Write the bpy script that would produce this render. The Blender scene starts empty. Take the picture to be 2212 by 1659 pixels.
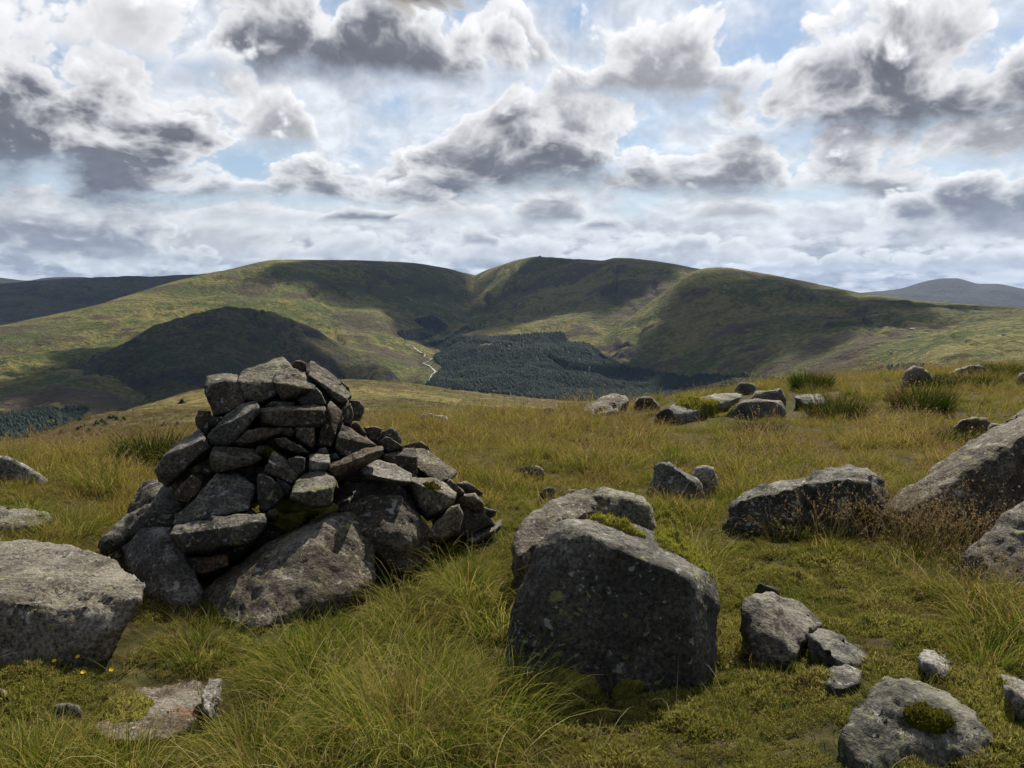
import bpy, bmesh, math, random
import numpy as np
from mathutils import Vector, Matrix
from mathutils.bvhtree import BVHTree

S = bpy.context.scene
R = math.radians
rng = np.random.default_rng(7)
random.seed(7)

# ------------------------------------------------------------------ camera
EYE = np.array([0.0, 0.0, 1.6])
PITCH = R(6.0)
FPX = 1897.0                       # focal length in pixels of a 2212 x 1659 picture
CU, CV = 1106.0, 829.5
cam_d = bpy.data.cameras.new('camera')
cam = bpy.data.objects.new('camera', cam_d)
S.collection.objects.link(cam)
cam.location = EYE
cam.rotation_euler = (R(90) - PITCH, 0, 0)
cam_d.sensor_width = 36.0
cam_d.lens = 36.0 * FPX / 2212.0
cam_d.clip_start = 0.05
cam_d.clip_end = 90000
S.camera = cam

# ------------------------------------------------------------------ node helper
class X:
    """a socket (or number) with arithmetic that adds math nodes"""
    def __init__(s, t, k): s.t, s.k = t, k
    def _m(s, op, b=None, c=None, clamp=False):
        n = s.t.nodes.new('ShaderNodeMath'); n.operation = op; n.use_clamp = clamp
        for i, q in enumerate((s, b, c)):
            if q is None: continue
            if isinstance(q, X) and not isinstance(q.k, (int, float)): s.t.links.new(q.k, n.inputs[i])
            else: n.inputs[i].default_value = float(q.k if isinstance(q, X) else q)
        return X(s.t, n.outputs[0])
    def __add__(s, b): return s._m('ADD', b)
    __radd__ = __add__
    def __sub__(s, b): return s._m('SUBTRACT', b)
    def __rsub__(s, b): return X(s.t, float(b))._m('SUBTRACT', s)
    def __mul__(s, b): return s._m('MULTIPLY', b)
    __rmul__ = __mul__
    def __truediv__(s, b): return s._m('DIVIDE', b)
    def __rtruediv__(s, b): return X(s.t, float(b))._m('DIVIDE', s)
    def mad(s, a, b): return s._m('MULTIPLY_ADD', a, b)
    def max(s, b): return s._m('MAXIMUM', b)
    def min(s, b): return s._m('MINIMUM', b)
    def pow(s, b): return s._m('POWER', b)
    def exp(s): return s._m('EXPONENT')
    def log(s): return s._m('LOGARITHM', math.e)
    def abs(s): return s._m('ABSOLUTE')
    def sat(s): return s._m('ADD', 0.0, None, True)
    def step(s, a, b):
        """smoothstep from a to b"""
        n = s.t.nodes.new('ShaderNodeMapRange'); n.interpolation_type = 'SMOOTHSTEP'
        s.t.links.new(s.k, n.inputs['Value'])
        for nm, q in (('From Min', a), ('From Max', b)):
            if isinstance(q, X): s.t.links.new(q.k, n.inputs[nm])
            else: n.inputs[nm].default_value = q
        return X(s.t, n.outputs['Result'])

def cat3(t, a, b, c):
    n = t.nodes.new('ShaderNodeCombineXYZ')
    for i, q in enumerate((a, b, c)):
        if isinstance(q, X): t.links.new(q.k, n.inputs[i])
        else: n.inputs[i].default_value = q
    return n.outputs[0]
def split3(t, vec):
    n = t.nodes.new('ShaderNodeSeparateXYZ'); t.links.new(vec, n.inputs[0])
    return [X(t, n.outputs[i]) for i in range(3)]
def noise(t, vec, scale, detail=4, rough=0.55, dist=0.0, lac=2.0, color=False):
    n = t.nodes.new('ShaderNodeTexNoise'); n.noise_dimensions = '3D'
    if vec is not None: t.links.new(vec, n.inputs['Vector'])
    n.inputs['Scale'].default_value = scale; n.inputs['Detail'].default_value = detail
    n.inputs['Roughness'].default_value = rough; n.inputs['Distortion'].default_value = dist
    n.inputs['Lacunarity'].default_value = lac
    return n.outputs['Color'] if color else X(t, n.outputs['Fac'])
def voro(t, vec, scale, feature='F1', rnd=1.0, out='Distance', smooth=None):
    n = t.nodes.new('ShaderNodeTexVoronoi'); n.feature = feature
    t.links.new(vec, n.inputs['Vector'])
    n.inputs['Scale'].default_value = scale; n.inputs['Randomness'].default_value = rnd
    if smooth is not None and 'Smoothness' in n.inputs: n.inputs['Smoothness'].default_value = smooth
    o = n.outputs[out]
    return X(t, o) if out == 'Distance' else o
def vmath(t, op, a, b=None, scale=None):
    n = t.nodes.new('ShaderNodeVectorMath'); n.operation = op
    for i, q in enumerate((a, b)):
        if q is None: continue
        if isinstance(q, (tuple, list)): n.inputs[i].default_value = q
        else: t.links.new(q, n.inputs[i])
    if scale is not None:
        if isinstance(scale, X): t.links.new(scale.k, n.inputs['Scale'])
        else: n.inputs['Scale'].default_value = scale
    return n.outputs['Value'] if op in ('DOT_PRODUCT', 'LENGTH') else n.outputs[0]
def mix(t, f, a, b, mode='MIX'):
    n = t.nodes.new('ShaderNodeMix'); n.data_type = 'RGBA'; n.blend_type = mode
    for nm, q in ((0, f), (6, a), (7, b)):
        if isinstance(q, X): t.links.new(q.k, n.inputs[nm])
        elif isinstance(q, (tuple, list)): n.inputs[nm].default_value = (*q[:3], 1.0)
        elif isinstance(q, (int, float)): n.inputs[nm].default_value = q
        else: t.links.new(q, n.inputs[nm])
    return n.outputs[2]

def pix_dir(u, v):
    """world direction (depth 1 along the optical axis) through picture point (u, v) of the 2212 x 1659 photograph"""
    a = (np.asarray(u, float) - CU) / FPX; b = (CV - np.asarray(v, float)) / FPX
    c, s = math.cos(PITCH), math.sin(PITCH)
    return np.stack([a + 0 * b, c + b * s + 0 * a, -s + b * c + 0 * a], -1)
def azel(u, v):
    d = pix_dir(u, v); d = d / np.linalg.norm(d)
    return math.atan2(d[0], d[1]), math.asin(d[2])

# ------------------------------------------------------------------ sun
SUN_AZ, SUN_EL = R(24), R(47)
sun_vec = Vector((math.sin(SUN_AZ) * math.cos(SUN_EL), math.cos(SUN_AZ) * math.cos(SUN_EL), math.sin(SUN_EL)))
sl = bpy.data.lights.new('sun', 'SUN'); sl.energy = 5.0; sl.angle = R(0.53); sl.color = (1.0, 0.92, 0.77)
so = bpy.data.objects.new('sun', sl); S.collection.objects.link(so)
so.rotation_euler = (-sun_vec).to_track_quat('-Z', 'Y').to_euler()

# ------------------------------------------------------------------ exposure
S.view_settings.view_transform = 'Standard'
S.view_settings.look = 'None'
S.view_settings.gamma = 1.0
S.view_settings.use_curve_mapping = False
S.view_settings.exposure = 0.50
S.cycles.max_bounces = 4; S.cycles.diffuse_bounces = 2; S.cycles.glossy_bounces = 1; S.cycles.transmission_bounces = 2
S.cycles.volume_bounces = 0; S.cycles.transparent_max_bounces = 12; S.cycles.caustics_reflective = False; S.cycles.caustics_refractive = False
# ------------------------------------------------------------------ world: blue sky with broken backlit cumulus
W = bpy.data.worlds.new('World'); S.world = W; W.use_nodes = True
W.cycles.sampling_method = 'MANUAL'; W.cycles.sample_map_resolution = 512
wt = W.node_tree; wt.nodes.clear()
w_out = wt.nodes.new('ShaderNodeOutputWorld')
w_bg = wt.nodes.new('ShaderNodeBackground')
sky = wt.nodes.new('ShaderNodeTexSky'); sky.sky_type = 'NISHITA'; sky.sun_disc = False
sky.sun_elevation = SUN_EL; sky.sun_rotation = SUN_AZ; sky.altitude = 600; sky.air_density = 1.0; sky.dust_density = 0.6; sky.ozone_density = 1.4
gen = wt.nodes.new('ShaderNodeTexCoord').outputs['Generated']
dx_, dy_, dz_ = split3(wt, gen)
AZ = dx_._m('ARCTAN2', dy_)
EL = dz_._m('ARCSINE').max(0.0)
YE = (EL + 0.13).log() * 0.46                # features flatten towards the horizon
def w2(scale, detail, rough, off=(0, 0), dist=0.0, color=False):
    n = wt.nodes.new('ShaderNodeTexNoise'); n.noise_dimensions = '2D'
    wt.links.new(cat3(wt, AZ + off[0], YE + off[1], 0.0), n.inputs['Vector'])
    n.inputs['Scale'].default_value = scale; n.inputs['Detail'].default_value = detail
    n.inputs['Roughness'].default_value = rough; n.inputs['Distortion'].default_value = dist
    return n.outputs['Color'] if color else X(wt, n.outputs['Fac'])
def puffs(scale, detail, a, e):
    n = wt.nodes.new('ShaderNodeTexVoronoi'); n.voronoi_dimensions = '2D'; n.feature = 'F1'
    wt.links.new(cat3(wt, a, e, 0.0), n.inputs['Vector'])
    n.inputs['Scale'].default_value = scale; n.inputs['Detail'].default_value = detail
    n.inputs['Roughness'].default_value = 0.5; n.inputs['Lacunarity'].default_value = 2.3
    return 1.0 - X(wt, n.outputs['Distance'])
wx, wy, _ = split3(wt, w2(5.0, 3, 0.55, color=True))
ax = AZ + (wx - 0.5) * 0.065; ey = YE + (wy - 0.5) * 0.065
PS = 11.0
b0 = puffs(PS, 3.5, ax, ey)
b1 = puffs(PS, 3.5, ax + 0.005, ey + 0.014)
lowm = EL.step(0.105, 0.03)                     # small distant cumulus low down
c0 = puffs(30.0, 1.5, ax, ey * 0.62); c1 = puffs(30.0, 1.5, ax + 0.003, ey * 0.62 + 0.009)
b0 = b0 + (c0 - b0) * lowm; b1 = b1 + (c1 - b1) * lowm
relief = (b0 - b1) * (1.0 - lowm * 0.45)                               # > 0 where a puff faces up, towards the sun
n2 = w2(7.0, 5, 0.6, (3.1, 1.7)); n4 = w2(17.0, 4, 0.6, (1.1, 5.7))
# the cumulus in view, far ones first: picture column and row of the base, half width, height, darkness of the base
CUM = [(430, 552, 190, 110, .45), (760, 560, 200, 60, .4), (1500, 560, 240, 60, .45), (1850, 585, 300, 40, .5), (2150, 575, 200, 50, .5), (1100, 560, 220, 60, .4), (120, 545, 250, 140, .85), (1470, 538, 90, 46, .6), (1035, 527, 60, 42, .75),
       (560, 480, 160, 60, .3), (800, 482, 120, 44, .95), (1000, 480, 160, 70, .35), (1190, 478, 130, 72, .85), (1292, 494, 80, 50, .85), (1570, 470, 120, 50, .55), (2200, 500, 200, 80, .5),
       (1945, 418, 70, 80, .85), (1830, 408, 190, 135, .85), (1540, 414, 270, 150, .9), (2150, 478, 210, 190, .95), (910, 418, 170, 130, 1.0), (560, 430, 380, 130, .95), (2220, 335, 210, 140, .7),
       (1165, 385, 290, 250, 1.0), (590, 300, 95, 135, .65), (100, 395, 440, 400, 1.15), (60, 250, 300, 150, 1.1), (1950, 270, 370, 270, 1.0), (1400, 205, 270, 230, .75), (1080, 130, 150, 150, .6), (720, 150, 430, 250, 1.0), (250, 120, 220, 200, .3)]
pn = (b0 - 0.60) * 1.00 + (n2 - 0.5) * 0.75 + (n4 - 0.5) * 0.30
bn = (n2 - 0.5) * 0.35 + (n4 - 0.5) * 0.16
sn = (b0 - 0.60) * 0.45 + relief * 0.75 + (n2 - 0.5) * 0.35
back = 0.58 + (n2 - 0.5) * 1.5 + (n4 - 0.5) * 0.5 + lowm * 0.75      # thin broken veil behind them
alpha = back.step(0.18, 0.72) * (lowm * 0.20 + 0.75)
shade = lowm * (n4.step(0.42, 0.62) * 0.65) + 0.08 - relief * 0.35
PV = cat3(wt, ax * 0.5 + AZ * 0.5, EL + (wy - 0.5) * (EL * 0.10 + 0.012), 0.0)
for (u, v, w_, h_, dk_) in CUM:
    a0, e0 = azel(u, v); gr = 1.16 if h_ < 100 else 1.30
    ka, ke = FPX / (w_ * gr), FPX / (h_ * 1.24)
    n = wt.nodes.new('ShaderNodeVectorMath'); n.operation = 'MULTIPLY_ADD'
    wt.links.new(PV, n.inputs[0]); n.inputs[1].default_value = (ka, ke, 0); n.inputs[2].default_value = (-a0 * ka, -e0 * ke, 0)
    xs, ys, _z = split3(wt, n.outputs[0])
    F = 0.94 - xs * xs - ys * 0.94
    Fn = F + pn * 0.62
    al = Fn.step(0.02, 0.20) * (ys + bn).step(-0.18, 0.12)
    sh = (ys + sn).step(0.98, 0.14) * Fn.step(0.12, 0.58) * dk_
    shade = shade + (sh - shade) * al
    alpha = alpha.max(al)
shade = shade.sat()
low = EL.step(0.16, 0.0)                      # more air in front of the low clouds
white = mix(wt, low, (1.03, 1.04, 1.06), (0.88, 0.94, 0.99))
grey = mix(wt, low, (0.185, 0.196, 0.232), (0.32, 0.38, 0.50))
sund = X(wt, vmath(wt, 'DOT_PRODUCT', gen, tuple(sun_vec)))
glow = sund.step(-0.6, 0.75) * 0.62 + 0.38    # clouds towards the sun scatter more light on
lit = (0.96 + relief * 0.35) * glow
ccol = mix(wt, 1.0, mix(wt, shade, white, grey), cat3(wt, lit, lit, lit), 'MULTIPLY')
blue = mix(wt, 1.0, sky.outputs[0], (0.085, 0.092, 0.098), 'MULTIPLY')
pale = mix(wt, low * 0.5 + 0.26, blue, (0.66, 0.76, 0.88))
wt.links.new(mix(wt, alpha, pale, ccol), w_bg.inputs[0]); w_bg.inputs[1].default_value = 0.68
# away from the part above the hills the same broken cloud carries on, in less detail
w_bg2 = wt.nodes.new('ShaderNodeBackground'); w_bg2.inputs[1].default_value = 0.68
sky2 = wt.nodes.new('ShaderNodeTexSky')
for a_ in ('sky_type', 'sun_disc', 'sun_elevation', 'sun_rotation', 'altitude', 'air_density', 'dust_density', 'ozone_density'): setattr(sky2, a_, getattr(sky, a_))
o1 = w2(6.0, 3, 0.6, (9.1, 4.7)); o2 = w2(3.2, 1, 0.5, (3.1, 1.7))
glow2 = X(wt, vmath(wt, 'DOT_PRODUCT', gen, tuple(sun_vec))).step(-0.6, 0.75) * 0.62 + 0.38
oc = mix(wt, 1.0, mix(wt, o2.step(0.36, 0.62), (1.0, 1.01, 1.04), (0.23, 0.245, 0.29)), cat3(wt, glow2, glow2, glow2), 'MULTIPLY')
ob = mix(wt, 1.0, sky2.outputs[0], (0.085, 0.092, 0.098), 'MULTIPLY')
wt.links.new(mix(wt, o1.step(0.56, 0.47), ob, oc), w_bg2.inputs[0])
out_f = (AZ.abs().step(0.62, 0.80)).max(EL.step(0.35, 0.46))
msw = wt.nodes.new('ShaderNodeMixShader'); wt.links.new(out_f.k, msw.inputs[0]); wt.links.new(w_bg.outputs[0], msw.inputs[1]); wt.links.new(w_bg2.outputs[0], msw.inputs[2])
wt.links.new(msw.outputs[0], w_out.inputs[0])
# ------------------------------------------------------------------ numeric helpers
_perm = np.random.default_rng(11).permutation(256); _perm = np.concatenate([_perm, _perm, _perm])
_grad = np.array([[1,1,0],[-1,1,0],[1,-1,0],[-1,-1,0],[1,0,1],[-1,0,1],[1,0,-1],[-1,0,-1],[0,1,1],[0,-1,1],[0,1,-1],[0,-1,-1],[1,1,0],[-1,1,0],[0,-1,1],[0,-1,-1]], float)
def perlin(p):
    p = np.asarray(p, float); i = np.floor(p).astype(np.int64); f = p - i; i &= 255
    w = f * f * f * (f * (f * 6 - 15) + 10)
    out = 0
    for a in (0, 1):
        wa = w[..., 0] if a else 1 - w[..., 0]
        for b in (0, 1):
            wb = w[..., 1] if b else 1 - w[..., 1]
            for c in (0, 1):
                wc = w[..., 2] if c else 1 - w[..., 2]
                h = _perm[_perm[_perm[i[..., 0] + a] + i[..., 1] + b] + i[..., 2] + c] & 15
                g = _grad[h]
                out = out + wa * wb * wc * (g[..., 0] * (f[..., 0] - a) + g[..., 1] * (f[..., 1] - b) + g[..., 2] * (f[..., 2] - c))
    return out
def fbm(p, octv=4, gain=0.5, lac=2.03):
    s = 0; a = 1.0; q = np.asarray(p, float)
    for k in range(octv):
        s = s + a * perlin(q + 17.3 * k); a *= gain; q = q * lac
    return s
def xyz(x, y, z=0.0): return np.stack([np.asarray(x, float) + 0 * y, np.asarray(y, float) + 0 * x, 0 * x + 0 * y + z], -1)
def pchip(x, y, xq):
    x = np.asarray(x, float); y = np.asarray(y, float); xq = np.clip(np.asarray(xq, float), x[0], x[-1])
    h = np.diff(x); d = np.diff(y) / h; m = np.zeros_like(y)
    if len(x) > 2:
        w1 = 2 * h[1:] + h[:-1]; w2 = h[1:] + 2 * h[:-1]
        same = d[:-1] * d[1:] > 0
        with np.errstate(divide='ignore', invalid='ignore'):
            hm = (w1 + w2) / (w1 / d[:-1] + w2 / d[1:])
        m[1:-1] = np.where(same, np.nan_to_num(hm), 0)
    m[0] = d[0]; m[-1] = d[-1]
    k = np.clip(np.searchsorted(x, xq, side='right') - 1, 0, len(x) - 2)
    t = (xq - x[k]) / h[k]
    return ((1 + 2 * t) * (1 - t) ** 2 * y[k] + t * (1 - t) ** 2 * h[k] * m[k] + t * t * (3 - 2 * t) * y[k + 1] + t * t * (t - 1) * h[k] * m[k + 1])

# ------------------------------------------------------------------ object helpers
def mesh_np(name, verts, faces, smooth=True):
    """faces: (n, 3) or (n, 4) integer array"""
    me = bpy.data.meshes.new(name); verts = np.asarray(verts, np.float32); faces = np.asarray(faces, np.int32)
    n, k = faces.shape
    me.vertices.add(len(verts)); me.vertices.foreach_set('co', verts.ravel())
    me.loops.add(n * k); me.loops.foreach_set('vertex_index', faces.ravel())
    me.polygons.add(n); me.polygons.foreach_set('loop_start', np.arange(0, n * k, k, dtype=np.int32))
    me.polygons.foreach_set('use_smooth', np.full(n, bool(smooth)))
    me.update(calc_edges=True)
    return me
def grid_faces(nr, nc):
    i = np.arange(nr - 1)[:, None] * nc + np.arange(nc - 1)[None, :]
    return np.stack([i, i + 1, i + nc + 1, i + nc], -1).reshape(-1, 4)
def add(name, me, m=None, parent=None, loc=None):
    o = bpy.data.objects.new(name, me); S.collection.objects.link(o)
    if m is not None: me.materials.clear(); me.materials.append(m)
    if parent is not None: o.parent = parent
    if loc is not None: o.location = loc
    return o
def tag(o, label=None, cat=None, group=None, kind=None):
    if label: o['label'] = label
    if cat: o['category'] = cat
    if group: o['group'] = group
    if kind: o['kind'] = kind
    return o
def empty(name, loc=(0, 0, 0)):
    o = bpy.data.objects.new(name, None); S.collection.objects.link(o); o.location = loc; o.empty_display_size = 0.1
    return o
def attr(me, name, arr, dom='POINT'):
    arr = np.asarray(arr)
    if arr.ndim == 2:
        a = me.attributes.new(name, 'FLOAT_VECTOR', dom); a.data.foreach_set('vector', arr.astype(np.float32).ravel())
    elif arr.dtype.kind in 'iu':
        a = me.attributes.new(name, 'INT', dom); a.data.foreach_set('value', arr.astype(np.int32))
    else:
        a = me.attributes.new(name, 'FLOAT', dom); a.data.foreach_set('value', arr.astype(np.float32))
def material(name):
    m = bpy.data.materials.new(name); m.use_nodes = True; t = m.node_tree
    b = t.nodes['Principled BSDF']; b.inputs['Specular IOR Level'].default_value = 0.25; b.inputs['Roughness'].default_value = 0.9
    return m, t, b
def bump(t, b, h, strength=0.5, dist=0.01, prev=None):
    n = t.nodes.new('ShaderNodeBump'); n.inputs['Strength'].default_value = strength; n.inputs['Distance'].default_value = dist
    t.links.new(h.k if isinstance(h, X) else h, n.inputs['Height'])
    if prev is not None: t.links.new(prev, n.inputs['Normal'])
    t.links.new(n.outputs[0], b.inputs['Normal']); return n.outputs[0]
def at(u, v, d):
    """world point seen at picture point (u, v), d metres along the optical axis"""
    return EYE + pix_dir(u, v) * np.asarray(d, float)[..., None] if np.ndim(d) else EYE + pix_dir(u, v) * d
def project(P):
    P = np.asarray(P, float) - EYE; c, s = math.cos(PITCH), math.sin(PITCH)
    dep = P[..., 1] * c - P[..., 2] * s; upw = P[..., 1] * s + P[..., 2] * c
    return CU + FPX * P[..., 0] / dep, CV - FPX * upw / dep, dep
def in_poly(u, v, poly):
    c = np.zeros(np.shape(u), bool); n = len(poly)
    for i in range(n):
        (x0, y0), (x1, y1) = poly[i], poly[i - 1]
        if y0 == y1: continue
        c ^= ((y0 > v) != (y1 > v)) & (u < (x1 - x0) * (v - y0) / (y1 - y0) + x0)
    return c
def bvh_of(me, M=None):
    co = np.empty(len(me.vertices) * 3, np.float32); me.vertices.foreach_get('co', co); co = co.reshape(-1, 3)
    return BVHTree.FromPolygons([tuple(c) for c in co.tolist()], [tuple(p.vertices) for p in me.polygons])
def scatter(name, variants, P, sc, rot, vi, m=None):
    """instances of the variant meshes on points, as one object of stuff"""
    me = bpy.data.meshes.new(name); me.vertices.add(len(P)); me.vertices.foreach_set('co', np.asarray(P, np.float32).ravel())
    attr(me, 'sc', np.asarray(sc, float)); attr(me, 'rot', np.asarray(rot, float)); attr(me, 'vi', np.asarray(vi, int))
    o = add(name, me)
    ng = bpy.data.node_groups.new(name + '_spread', 'GeometryNodeTree')
    ng.interface.new_socket('Geometry', in_out='INPUT', socket_type='NodeSocketGeometry')
    ng.interface.new_socket('Geometry', in_out='OUTPUT', socket_type='NodeSocketGeometry')
    gi = ng.nodes.new('NodeGroupInput'); go = ng.nodes.new('NodeGroupOutput')
    def named(nm, ty):
        n = ng.nodes.new('GeometryNodeInputNamedAttribute'); n.data_type = ty; n.inputs['Name'].default_value = nm; return n.outputs['Attribute']
    a_s, a_r, a_v = named('sc', 'FLOAT'), named('rot', 'FLOAT_VECTOR'), named('vi', 'INT')
    e2r = ng.nodes.new('FunctionNodeEulerToRotation'); ng.links.new(a_r, e2r.inputs[0])
    jn = ng.nodes.new('GeometryNodeJoinGeometry')
    for j, vm in enumerate(variants):
        src = bpy.data.objects.new(name + '_pattern', vm)
        if m is not None: vm.materials.clear(); vm.materials.append(m)
        oi = ng.nodes.new('GeometryNodeObjectInfo'); oi.inputs['Object'].default_value = src; oi.inputs['As Instance'].default_value = True
        cp = ng.nodes.new('FunctionNodeCompare'); cp.data_type = 'INT'; cp.operation = 'EQUAL'
        ng.links.new(a_v, cp.inputs[2]); cp.inputs[3].default_value = j
        ip = ng.nodes.new('GeometryNodeInstanceOnPoints')
        ng.links.new(gi.outputs[0], ip.inputs['Points']); ng.links.new(cp.outputs[0], ip.inputs['Selection'])
        ng.links.new(oi.outputs['Geometry'], ip.inputs['Instance']); ng.links.new(e2r.outputs[0], ip.inputs['Rotation']); ng.links.new(a_s, ip.inputs['Scale'])
        ng.links.new(ip.outputs[0], jn.inputs[0])
    ng.links.new(jn.outputs[0], go.inputs[0])
    md = o.modifiers.new('spread', 'NODES'); md.node_group = ng
    return o
# ------------------------------------------------------------------ materials of the land
def land_material(name, cols, scale, bump_s, bump_d, streak=1.0, grain=1.1):
    """cols: olive, straw, brown, rock"""
    m, t, b = material(name)
    g = t.nodes.new('ShaderNodeNewGeometry'); p = g.outputs['Position']
    st = vmath(t, 'MULTIPLY', p, (1.0 / streak, 1.0, 1.0))
    big = noise(t, st, scale * 0.18, 5, 0.6, 0.6)
    big2 = noise(t, vmath(t, 'ADD', st, (531.0, 77.0, 13.0)), scale * 0.3, 4, 0.6, 0.8)
    mid = noise(t, st, scale, 6, 0.62, 0.4)
    fine = noise(t, p, scale * 6, 5, 0.65)
    c = mix(t, (mid * 0.9 + fine * 0.45 + (big - 0.5) * 0.6 - 0.17).step(0.40, 0.62), cols[0], cols[1])
    c = mix(t, (big2 + (mid - 0.5) * 0.8).step(0.50, 0.62), c, cols[2])
    nz = split3(t, g.outputs['Normal'])[2]
    rocky = ((1.0 - nz) * 1.6 + (mid - 0.5) * 1.1 + (fine - 0.5) * 0.9).step(0.34, 0.62)
    c = mix(t, rocky * 0.8, c, cols[3])
    dk = fine.step(0.25, 0.75) * grain + (1.0 - grain * 0.5)
    c = mix(t, 1.0, c, cat3(t, dk, dk, dk), 'MULTIPLY')
    t.links.new(c, b.inputs['Base Color']); b.inputs['Specular IOR Level'].default_value = 0.1
    bump(t, b, mid * 0.6 + fine * 0.4, bump_s, bump_d)
    return m
M_hill = land_material('hillside', [(.068, .082, .018), (.180, .155, .046), (.072, .058, .030), (.040, .036, .038)], 0.012, 1.0, 36.0, 1.6, 0.6)
M_scree = land_material('heather_scree', [(.054, .062, .020), (.100, .088, .034), (.046, .038, .026), (.034, .032, .036)], 0.016, 1.0, 48.0, 1.0, 0.8)
M_far = land_material('far_moor', [(.026, .030, .024), (.040, .040, .028), (.024, .026, .026), (.026, .026, .030)], 0.006, 0.8, 40.0, 1.5)
M_ground = land_material('moor_ground', [(.034, .036, .009), (.070, .054, .018), (.042, .030, .013), (.028, .026, .014)], 0.9, 0.8, 0.12, 1.4)
M_slope = land_material('grass_slope', [(.062, .062, .017), (.130, .102, .034), (.068, .050, .022), (.050, .046, .022)], 0.11, 0.8, 0.8, 2.2)
M_valley = land_material('valley_floor', [(.050, .060, .024), (.080, .078, .034), (.045, .050, .026), (.040, .040, .036)], 0.01, 0.6, 10.0)

# ------------------------------------------------------------------ near ground: summit ground, dip and grassy shoulder, out to where it drops into the valley
def z_at(u, v, r):
    d = pix_dir(u, v); return EYE[2] + d[2] * r / math.hypot(d[0], d[1])
NEAR = {  # column: picture rows seen at increasing distances
    -700: [(8, 1015), (12, 1000), (25, 995), (70, 985)], 0: [(8, 1015), (12, 992), (25, 984), (70, 966)],
    200: [(8, 1012), (12, 982), (25, 958), (60, 926), (100, 906)], 450: [(8, 1008), (12, 966), (25, 940), (70, 890), (140, 851)],
    750: [(9, 972), (12, 936), (25, 926), (70, 875), (160, 823)], 870: [(10.5, 924), (20, 938), (50, 908), (170, 829)],
    1000: [(11, 917), (20, 934), (60, 900), (170, 849)], 1270: [(11.5, 905), (20, 924), (60, 908), (170, 884)],
    1500: [(14, 864), (25, 888), (60, 905), (170, 908)], 1700: [(16, 839), (25, 860), (60, 895), (170, 912)],
    2000: [(19, 813), (30, 838), (60, 885), (170, 915)], 2212: [(21, 799), (35, 822), (60, 875), (170, 918)], 3000: [(24, 775), (38, 800), (70, 870), (170, 920)]}
cu = sorted(NEAR); caz = [math.atan2(*(pix_dir(u, 900.0)[:2])) for u in cu]
rr = np.exp(np.linspace(math.log(0.35), math.log(1000.0), 430))
zc = []
for u in cu:
    L = NEAR[u]; last = L[-1][0]; zl = z_at(u, L[-1][1], last)
    pts = [(0.3, 0.0), (3.0, 0.0), (5.0, 0.0)] + [(r, z_at(u, v, r)) for r, v in L] + [(last * 1.45, zl - 0.16 * last), (1000.0, -258.0)]
    zc.append(pchip(np.log([q[0] for q in pts]), [q[1] for q in pts], np.log(rr)))
zc = np.array(zc)
az = np.concatenate([np.linspace(-math.pi, -0.85, 40, endpoint=False), np.linspace(-0.85, 0.85, 620), np.linspace(0.85, math.pi, 41)[1:]])
azc = np.clip(az, caz[0], caz[-1])
ZN = np.stack([pchip(caz, zc[:, k], azc) for k in range(len(rr))], 0)          # (r, az)
back = np.clip((np.abs(az) - 1.2) / (math.pi - 1.2), 0, 1)[None, :]
ZN = ZN * (1 - back) + 0.5 * (zc[0] + zc[-1])[:, None] * back
XX = rr[:, None] * np.sin(az)[None]; YY = rr[:, None] * np.cos(az)[None]; RR = rr[:, None] + 0 * XX
def und(x, y, r):
    s = 0.045 * perlin(xyz(x, y) * 0.9) + 0.030 * perlin(xyz(x, y, 3.0) * 2.3) + 0.014 * fbm(xyz(x, y, 5.0) * 6.0, 2)
    s = s + np.clip((r - 22) / 60, 0, 1) * (0.9 * fbm(xyz(x, y, 1.0) / 26.0, 3) + 0.25 * fbm(xyz(x, y, 8.0) / 6.0, 3))
    s = s + np.clip(1 - r / 9.0, 0, 1) * (0.030 * np.abs(perlin(xyz(x, y, 7.0) * 3.1)) + .018 * perlin(xyz(x, y, 2.0) * 7.0))
    return s
ZN = ZN + und(XX, YY, RR)
_d = pix_dir(350, 1515); _t = 1.6 / -_d[2]
ZN = ZN - 0.075 * np.exp(-((XX - _d[0] * _t) ** 2 + (YY - _d[1] * _t) ** 2) / .30 ** 2)      # hollow in which the flat slab lies
near_me = mesh_np('summit_ground', np.stack([XX, YY, ZN], -1).reshape(-1, 3), grid_faces(len(rr), len(az))[:, ::-1])
ground = tag(add('summit_ground', near_me, M_ground), kind='structure')
near_me.materials.append(M_slope)
rf = np.repeat(rr[:-1], len(az) - 1)
near_me.polygons.foreach_set('material_index', (rf > 26).astype(np.int32)); near_me.update()
def ground_z(x, y):
    """bilinear height of the near ground"""
    x = np.asarray(x, float); y = np.asarray(y, float)
    r = np.hypot(x, y); a = np.arctan2(x, y)
    fr = np.clip(np.interp(np.log(np.maximum(r, .36)), np.log(rr), np.arange(len(rr))), 0, len(rr) - 1.001)
    fa = np.clip(np.interp(a, az, np.arange(len(az))), 0, len(az) - 1.001)
    i = fr.astype(int); j = fa.astype(int); s = fr - i; q = fa - j
    return ZN[i, j] * (1 - s) * (1 - q) + ZN[i + 1, j] * s * (1 - q) + ZN[i, j + 1] * (1 - s) * q + ZN[i + 1, j + 1] * s * q
def on_ground(u, v, lo=2.0, hi=200.0):
    """where the ray through a picture point meets the near ground"""
    d = pix_dir(u, v); t = np.exp(np.linspace(math.log(lo), math.log(hi), 900))
    P = EYE + d * t[:, None]; hit = np.nonzero(P[:, 2] <= ground_z(P[:, 0], P[:, 1]))[0]
    return P[hit[0]] if len(hit) else P[-1]

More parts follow.
